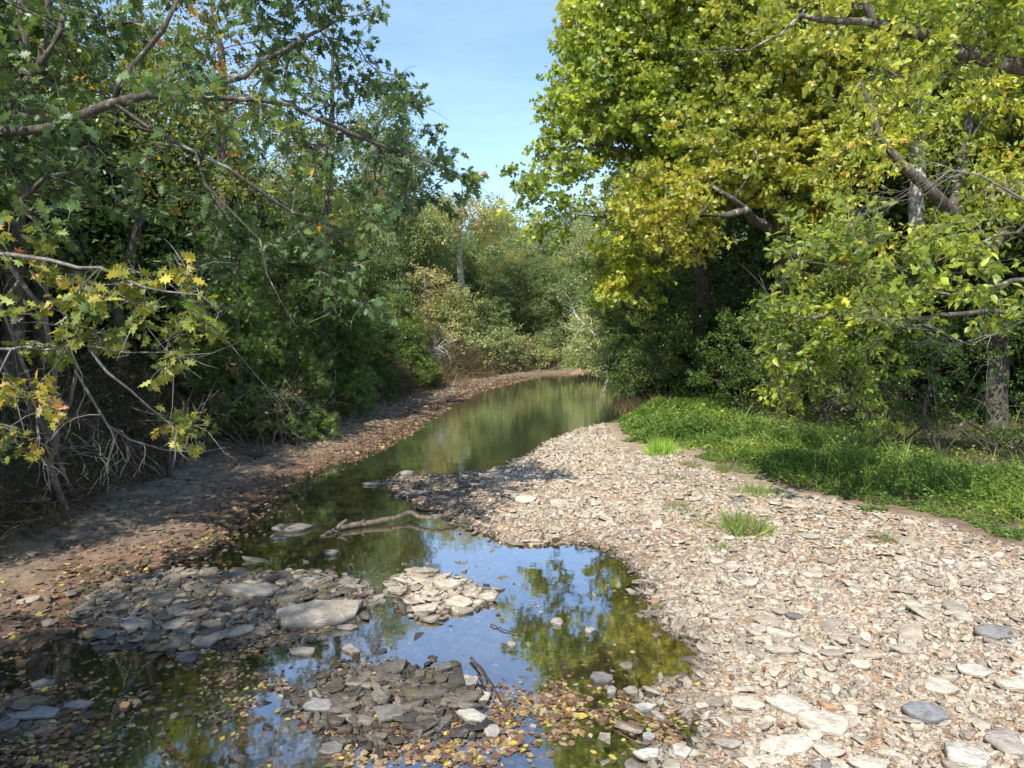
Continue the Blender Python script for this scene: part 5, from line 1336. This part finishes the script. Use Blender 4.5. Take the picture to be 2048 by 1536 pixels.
stick('stick', 'pale split stick crossing the dark wet stick in the pool', [g3(955, 1335, 0.03), g3(975, 1372, 0.03), g3(990, 1395, 0.02)], [0.006, 0.009, 0.005], M_drift, cat='stick')
stick('twig', 'thin dark twig afloat in the upper blue pool', [g3(980, 1248, 0.012), g3(1005, 1258, 0.014), g3(1040, 1268, 0.012)], [0.006, 0.005, 0.003], M_blackwood, cat='twig')

# ================================================================== fallen leaves
LV = np.array([(0.26, 0.16, 0.085), (0.18, 0.10, 0.06), (0.38, 0.25, 0.11), (0.52, 0.40, 0.07), (0.33, 0.31, 0.11), (0.14, 0.08, 0.05), (0.37, 0.27, 0.18)])
def outline_fallen():
    v = np.array([(0, -0.5, 0.02), (0.30, -0.18, 0.07), (0.33, 0.15, 0.05), (0, 0.5, 0.10), (-0.33, 0.15, 0.05), (-0.30, -0.18, 0.07), (0, 0, 0)])
    return v, np.array([(6, 0, 1), (6, 1, 2), (6, 2, 3), (6, 3, 4), (6, 4, 5), (6, 5, 0)])
O_F = outline_fallen()
def leaf_layer(name, label, P, size, w, rs, tilt=0.15, group=None):
    n = len(P); nn = rs.normal(size=(n, 3)) * tilt + np.array([0, 0, 1]); f = rs.normal(size=(n, 3)) * np.array([1, 1, 0.05])
    w = np.array(w, float); w /= w.sum()
    c = LV[rs.choice(len(LV), n, p=w)] * (1 + rs.normal(size=(n, 1)) * 0.2).clip(.4, 1.5)
    h_ = rs.rand(n) < 0.5
    V1, T1 = place(O_F, P[h_], nn[h_], f[h_], size[h_], True); V2, T2 = place(O_M, P[~h_], nn[~h_], f[~h_], size[~h_] * 1.15, True)
    Vv = np.concatenate([V1, V2]); T = np.concatenate([T1, T2 + len(V1)])
    o = mesh_np(name, Vv, tris=T, mat=M_litter, col=np.concatenate([np.repeat(c[h_], len(O_F[0]), axis=0), np.repeat(c[~h_], len(O_M[0]), axis=0)]))
    return tag(o, label, 'fallen leaves', kind='stuff')
def px_region(x, y):
    return topix(np.column_stack([x, y, np.zeros(len(x))]))
rs = np.random.RandomState(401)
# floating leaves in the foreground water
Q = scatter(85000, rs, lambda x, y: gsample(WW, x, y) < 0.05, -6, 3, 2.5, 7.2)
qx, qy = px_region(Q[:, 0], Q[:, 1])
dens = np.clip((fbm(Q[:, 0], Q[:, 1], 1.3, 3, 30) - 0.42) * 6, 0.02, 1)
edge = np.interp(qx, [0, 300, 560, 640, 760, 960, 1000, 1200, 1400], [1270, 1290, 1290, 1330, 1440, 1440, 1380, 1370, 1420])
dens = dens * np.clip((qy - edge) / 50 + 0.5, 0.015, 1)
hole = np.exp(-((qx - 310) / 110) ** 2 - ((qy - 1350) / 45) ** 2) + np.exp(-((qx - 330) / 150) ** 2 - ((qy - 1470) / 55) ** 2) + np.exp(-((qx - 90) / 90) ** 2 - ((qy - 1340) / 30) ** 2)
dens = dens * (1 - 0.93 * np.clip(hole * 1.3, 0, 1)) * np.clip(1.25 - np.clip((qx - 700) / 900, 0, 1), 0, 1)
Q = Q[rs.rand(len(Q)) < (dens * 0.85 * np.clip((fbm(Q[:, 0], Q[:, 1], 4.5, 2, 61) - 0.3) * 4, 0.15, 1.6))]
FP = np.column_stack([Q, np.maximum(hgt(Q[:, 0], Q[:, 1]), 0.0) + 0.003 + rs.rand(len(Q)) * 0.004])
fs = 0.036 * np.exp(rs.normal(size=len(Q)) * 0.3)
# leaves along the left shore and stranded on it
S = scatter(130000, rs, lambda x, y: (~gsample(RIGHT, x, y)) & (gsample(WW, x, y) > -0.5) & (gsample(WW, x, y) < 2.3), -9, 3, 3.5, 40)
w_ = gsample(WW, S[:, 0], S[:, 1])
ds = np.exp(-((w_ - 0.15) / 0.45) ** 2) * 0.85 + 0.65 * np.clip((fbm(S[:, 0], S[:, 1], 1.6, 3, 12) - .42) * 5, 0.15, 1)
S = S[rs.rand(len(S)) < ds * 0.9]
SPn = np.column_stack([S, np.maximum(hgt(S[:, 0], S[:, 1]), 0.0) + 0.004 + rs.rand(len(S)) * 0.008])
sss = np.clip(0.05 * np.exp(rs.normal(size=len(S)) * 0.3) * np.clip(S[:, 1] / 12, 1, 1.8), 0.02, 0.14)
# leaves on bed
Bq = scatter(26000, rs, lambda x, y: (gsample(WW, x, y) < 0) & (hgt(x, y) > -0.3), -7, 3.5, 2.5, 9)
Bq = Bq[rs.rand(len(Bq)) < np.clip((fbm(Bq[:, 0], Bq[:, 1], 1.0, 3, 31) - 0.40) * 4, 0.05, 0.9)]
BP = np.column_stack([Bq, hgt(Bq[:, 0], Bq[:, 1]) + 0.012])
# on the gravel
R_ = scatter(3000, rs, on_bar, -1, 8, 3, 18)
RP = np.column_stack([R_, hgt(R_[:, 0], R_[:, 1]) + 0.022 + rs.rand(len(R_)) * 0.015])
# 300 most visible leaves as things of their own
allP = np.concatenate([FP, RP[:400]]); alls = np.concatenate([fs, np.full(400, 0.035) * np.exp(rs.normal(size=400) * .35)])
tt = np.concatenate([np.zeros(len(FP)), np.ones(400)])
qx, qy = topix(allP)
vis = (qx > 5) & (qx < 2043) & (qy < 1530)
ap = alls / np.sqrt(allP[:, 0] ** 2 + allP[:, 1] ** 2 + (allP[:, 2] - CZ) ** 2) * vis
sel = np.argsort(-ap)[:292]; selm = np.zeros(len(allP), bool); selm[sel] = True
def leaf_thing(P, s, c, label, group, rs, outline=O_F, tilt=0.15):
    v, t = outline
    key = id(v)
    if key not in LMESH:
        ms = []
        for cc_ in LV:
            o = mesh_np('fallen_leaf', v, tris=t, mat=M_litter, col=np.tile(cc_, (len(v), 1))); ms.append(o.data); bpy.data.objects.remove(o)
        LMESH[key] = ms
    o = bpy.data.objects.new('fallen_leaf', LMESH[key][c]); COL.objects.link(o)
    o.location = P; o.scale = (s, s, s * 0.8); o.rotation_euler = (rs.normal() * tilt, rs.normal() * tilt, rs.rand() * 6.28)
    return tag(o, label, 'leaf', group)
LMESH = {}
cn_ = ['tan-orange', 'reddish brown', 'ochre', 'yellow', 'olive yellow', 'dark brown', 'pale tan']
wF = np.array([2.8, 2.8, 1.6, 0.7, 1.0, 2.6, 1.8]); wF /= wF.sum()
wR = np.array([3, 2.5, 1, .4, .1, 1, 1]); wR /= wR.sum()
for i in sel:
    if tt[i] == 0:
        c = rs.choice(7, p=wF); leaf_thing(allP[i], alls[i], c, '%s leaf floating on the leafy foreground water' % cn_[c], '%s leaves afloat in the foreground' % cn_[c], rs)
    else:
        c = rs.choice(7, p=wR); leaf_thing(allP[i], alls[i], c, '%s curled leaf fallen on the sunlit gravel bar' % cn_[c], '%s leaves on the gravel bar' % cn_[c], rs, tilt=0.4)
for px, py, c, s, lb in [(1345, 1482, 2, 0.085, 'large mottled yellow leaf in the amber pool at bottom centre'), (1225, 1512, 3, 0.06, 'bright golden leaf on the water at the bottom edge'),
                         (1187, 1502, 3, 0.055, 'yellow leaf afloat left of the bright golden one'), (1395, 1371, 3, 0.045, 'single golden leaf on the gravel above the amber pool'),
                         (1265, 1302, 2, 0.05, 'ochre leaf beside a white stone at the amber pool edge'), (217, 1155, 3, 0.06, 'small yellow leaf at the back of the grey pile, on mud'), (2040, 1228, 4, 0.07, 'yellow-green leaf at the right edge of the gravel bar')]:
    p = G(px, py, 0.02); z_ = max(gz(p[0], p[1]), 0.0) + 0.012
    tag(leaf_thing((p[0], p[1], z_), s, c, lb, '', rs, O_M if s > 0.06 else O_F), lb, 'leaf')
leaf_layer('floating_leaves', 'carpet of yellow, tan and brown leaves floating on the foreground water', FP[~selm[:len(FP)]], fs[~selm[:len(FP)]], wF, rs, 0.12)
leaf_layer('shore_leaves', 'brown fallen leaves gathered along the left waterline', SPn, sss, [3, 4, 1.2, .4, .3, 4, 1.2], rs, 0.25)
leaf_layer('sunken_leaves', 'brown sunken leaves on the bed of the shallow pools', BP, np.full(len(BP), 0.05), [3, 3, 1.5, .5, .6, 3, 1], rs, 0.15)
leaf_layer('gravel_leaves', 'small reddish dry leaf scraps between the stones of the gravel bar', RP[400:], np.full(len(RP) - 400, 0.03) * np.exp(rs.normal(size=len(RP) - 400) * .3), [4, 3, 1, .3, .1, 2, 1], rs, 0.5)

# ================================================================== low vegetation
rs = np.random.RandomState(501)
def in_veg(x, y):
    v = gsample(VV, x, y); return v < 0.0 + 1.7 * (fbm(x, y, 2.2, 4, 14) - 0.5)
def ground_cover(name, label, n, x0, x1, y0, y1, outline, size, hmin, hmax, cols, w, keep=None, flat=0.8, cat='plants', mat=M_leaf):
    P = scatter(n, rs, in_veg, x0, x1, y0, y1)
    if name != 'straw_grass': P = P[rs.rand(len(P)) < np.clip(1.1 + (gsample(VV, P[:, 0], P[:, 1]) + 1.6) * 0.55, 0.10, 1)]  # cover thins to bare dark floor at the rear, standing in for tree shade
    if keep is not None: P = P[keep(P[:, 0], P[:, 1])]
    v = -gsample(VV, P[:, 0], P[:, 1])
    hmp = np.clip(v * 1.4 + 0.25, 0.12, 1) * (0.05 + 2.6 * np.clip(fbm(P[:, 0], P[:, 1], 2.6, 3, 16) - 0.28, 0, 1))
    h = (hmin + (hmax - hmin) * rs.rand(len(P)) ** 0.7) * hmp
    pos = np.column_stack([P, hgt(P[:, 0], P[:, 1]) + h]); m = len(pos)
    if outline is O_B:
        pos[:, 2] -= h; d = rs.normal(size=(m, 3)) * np.array([.5, .5, 0]) + np.array([0, 0, 1.0]); nn = rs.normal(size=(m, 3)) * np.array([1, 1, .2]); sz_ = (h + 0.10)
    else:
        nn = rs.normal(size=(m, 3)) * (1 - flat) * 1.6 + np.array([0, 0, flat]); d = rs.normal(size=(m, 3)) * np.array([1, 1, .4]); sz_ = size * (0.6 + 0.7 * rs.rand(m)) * np.clip(P[:, 1] / 14, 0.8, 1.6)
    Vv, T = place(outline, pos, nn, d, sz_)
    c = palette(cols, w, m, rs, pos, clump=1.1)
    # dry straw patches with a shape of their own
    o = mesh_np(name, Vv, tris=T, mat=mat, col=np.repeat(c, len(outline[0]), axis=0))
    return tag(o, label, cat, kind='stuff')
VG = [(0.081, 0.150, 0.028), (0.149, 0.246, 0.044), (0.243, 0.348, 0.060), (0.432, 0.492, 0.100)]
ground_cover('ground_cover', 'thick carpet of small-leaved green weeds on the right bank', 430000, 2.5, 16, 7.5, 30, O_O, 0.066, 0.02, 0.30, VG, [3, 4, 3, 1])
ground_cover('bank_grass', 'green grass blades growing through the weeds of the right bank', 90000, 2.5, 14, 7.5, 30, O_B, 0.2, 0.08, 0.36, VG + [(0.34, 0.28, 0.14)], [2, 3, 3, 2, 1.2], mat=M_grass)
ground_cover('straw_grass', 'dry straw coloured grass on the back of the right bank, browned in place of shade', 80000, 4, 18, 9, 28, O_B, 0.2, 0.04, 0.24, [(0.34, 0.28, 0.17), (0.20, 0.15, 0.09), (0.11, 0.12, 0.045), (0.08, 0.06, 0.035)], [2, 3, 3, 3],
             keep=lambda x, y: (gsample(VV, x, y) < -1.1) & (fbm(x, y, 0.55, 3, 22) > 0.44), mat=M_grass)  # real straw, spread over the rear in brown tones instead of shade
def tuft(px, py, wpx, hpx, n, label, cols=VG + [(0.36, 0.31, 0.17)], w=(1, 3, 3, 1, 3)):
    w = list(w) + [1] * (len(cols) - len(w)); c = G(px, py, 0.1); g = gz(c[0], c[1]); d = sqrt_(c[0], c[1]); R_ = wpx / 2 / F * d; Hh = hpx / F * d
    n = int(n * 1.1)
    P = rs.normal(size=(n, 2)) * np.array([R_ * .5, R_ * .6])
    z_ = hgt(P[:, 0] + c[0], P[:, 1] + c[1]) - g
    dd = np.column_stack([P * 1.2 / max(R_, .01) * .6, np.full(n, 1.0)]) + rs.normal(size=(n, 3)) * 0.42
    Vv, T = place(O_B, np.column_stack([P, z_]), rs.normal(size=(n, 3)) * np.array([1, 1, .2]), dd, Hh * 0.8 * (0.4 + 0.7 * rs.rand(n)))
    cc_ = palette(cols, w, n, rs, None)
    o = mesh_np('grass_tuft', Vv, tris=T, mat=M_grass, col=np.repeat(cc_, len(O_B[0]), axis=0)); o.location = (c[0], c[1], g)
    return tag(o, label, 'grass')
DRYG = [(0.12, 0.19, 0.04), (0.24, 0.26, 0.09), (0.36, 0.31, 0.17)]
tuft(1487, 1064, 66, 50, 900, 'largest bright green grass tuft in the middle of the gravel bar')
tuft(1515, 1000, 80, 30, 600, 'spreading green grass tuft nearest the weed bank, above the largest tuft', w=(2, 4, 3, 1))
tuft(1322, 912, 44, 44, 700, 'lime green fluffy tuft at the left corner of the weed bank', [(0.20, 0.34, 0.05), (0.32, 0.50, 0.07), (0.42, 0.55, 0.08)], w=(2, 3, 2))
tuft(1360, 1022, 70, 26, 320, 'sparse yellow-green tuft left of the largest tuft', DRYG, (3, 3, 1))
tuft(1355, 968, 70, 20, 260, 'low sparse tuft below the lime green one', DRYG, (3, 3, 1))
tuft(1440, 1096, 60, 24, 240, 'thin tuft just below and left of the largest tuft', DRYG, (2, 3, 1))
tuft(1400, 1040, 60, 18, 200, 'thin low tuft between the sparse yellow-green one and the largest one', DRYG, (3, 3, 1))
tuft(1450, 945, 46, 30, 260, 'small tuft at the foot of the weed bank', DRYG, (4, 3, 1))
tuft(1380, 940, 40, 26, 220, 'small pale tuft between the lime one and the weed bank', DRYG, (2, 3, 2))
tuft(1775, 1092, 34, 26, 160, 'lone small tuft on the right part of the gravel bar', DRYG, (3, 3, 1))
tuft(1310, 945, 44, 16, 140, 'tiny tuft straight below the lime green one', DRYG, (3, 3, 1))
tuft(1395, 992, 50, 16, 160, 'wispy tuft above the sparse yellow-green one', DRYG, (3, 3, 1))
tuft(1460, 1012, 40, 14, 110, 'faint dry tuft between the spreading tuft and the sparse yellow-green one', DRYG, (2, 3, 3))
tuft(1560, 1030, 44, 16, 120, 'faint green tuft right of the largest one, towards the bank', DRYG, (4, 3, 1))
tuft(1340, 992, 40, 12, 90, 'tiny straw tuft at the left end of the tufts', DRYG, (1, 3, 3))
tuft(1425, 975, 46, 14, 120, 'small green and straw tuft under the left part of the weed bank', DRYG, (3, 3, 2))
def ledge_plants():
    # weeds hanging on the dark left bank
    n = 330000
    P = scatter(n, rs, lambda x, y: (~gsample(RIGHT, x, y)) & (gsample(LVV, x, y) > -0.05) & (gsample(LVV, x, y) < 3.2), -14, 4, 4, 46)
    P = P[rs.rand(len(P)) < np.clip((fbm(P[:, 0], P[:, 1], 1.2, 3, 33) - 0.33) * 6, 0.35, 1)]
    m = len(P); pos = np.column_stack([P, hgt(P[:, 0], P[:, 1]) + 0.02 + 0.7 * rs.rand(m) ** 1.5 * fbm(P[:, 0], P[:, 1], 1.5, 2, 35) * 1.4])
    Vv, T = place(O_S, pos, rs.normal(size=(m, 3)) + np.array([0.3, -0.2, .6]), rs.normal(size=(m, 3)), 0.09 * (0.6 + 0.7 * rs.rand(m)) * np.clip(P[:, 1] / 14, 0.8, 2))
    c = palette([(0.05, 0.08, 0.022), (0.08, 0.11, 0.03), (0.14, 0.10, 0.055), (0.20, 0.14, 0.08)], [3, 3, 2, 2], m, rs, pos)
    tag(mesh_np('bank_weeds', Vv, tris=T, mat=M_dark, col=np.repeat(c, 4, axis=0)), 'dark weeds and dead leaves covering the steep left bank', 'plants', kind='stuff')
ledge_plants()
def bank_fringe():
    P = scatter(260000, rs, lambda x, y: (~gsample(RIGHT, x, y)) & (gsample(LVV, x, y) > -0.18) & (gsample(LVV, x, y) < 1.6), -12, 2, 4, 40)
    P = P[rs.rand(len(P)) < np.clip((fbm(P[:, 0], P[:, 1], 1.7, 3, 36) - 0.40) * 6, 0.04, 1)]
    m = len(P); l = gsample(LVV, P[:, 0], P[:, 1])
    pos = np.column_stack([P, hgt(P[:, 0], P[:, 1]) + 0.05 + 0.25 * rs.rand(m)])
    d = rs.normal(size=(m, 3)) * 0.55 + np.array([0.55, -0.35, -0.15]); d[rs.rand(m) < 0.45] += np.array([0, 0, 1.2])
    Vv, T = place(O_B, pos, rs.normal(size=(m, 3)), d, (0.25 + 0.35 * rs.rand(m)) * np.clip(P[:, 1] / 14, 0.8, 1.8))
    c = palette([(0.09, 0.06, 0.035), (0.17, 0.12, 0.07), (0.07, 0.09, 0.03), (0.27, 0.20, 0.12)], [3, 3, 2, 1.2], m, rs, pos, clump=1.5)
    tag(mesh_np('bank_roots', Vv, tris=T, mat=M_grass, col=np.repeat(c, 5, axis=0)), 'dry roots and dead grass hanging along the foot of the left bank', 'roots', kind='stuff')
bank_fringe()
print('objects', len(SC.objects), 'verts', sum(len(m.vertices) for m in bpy.data.meshes))
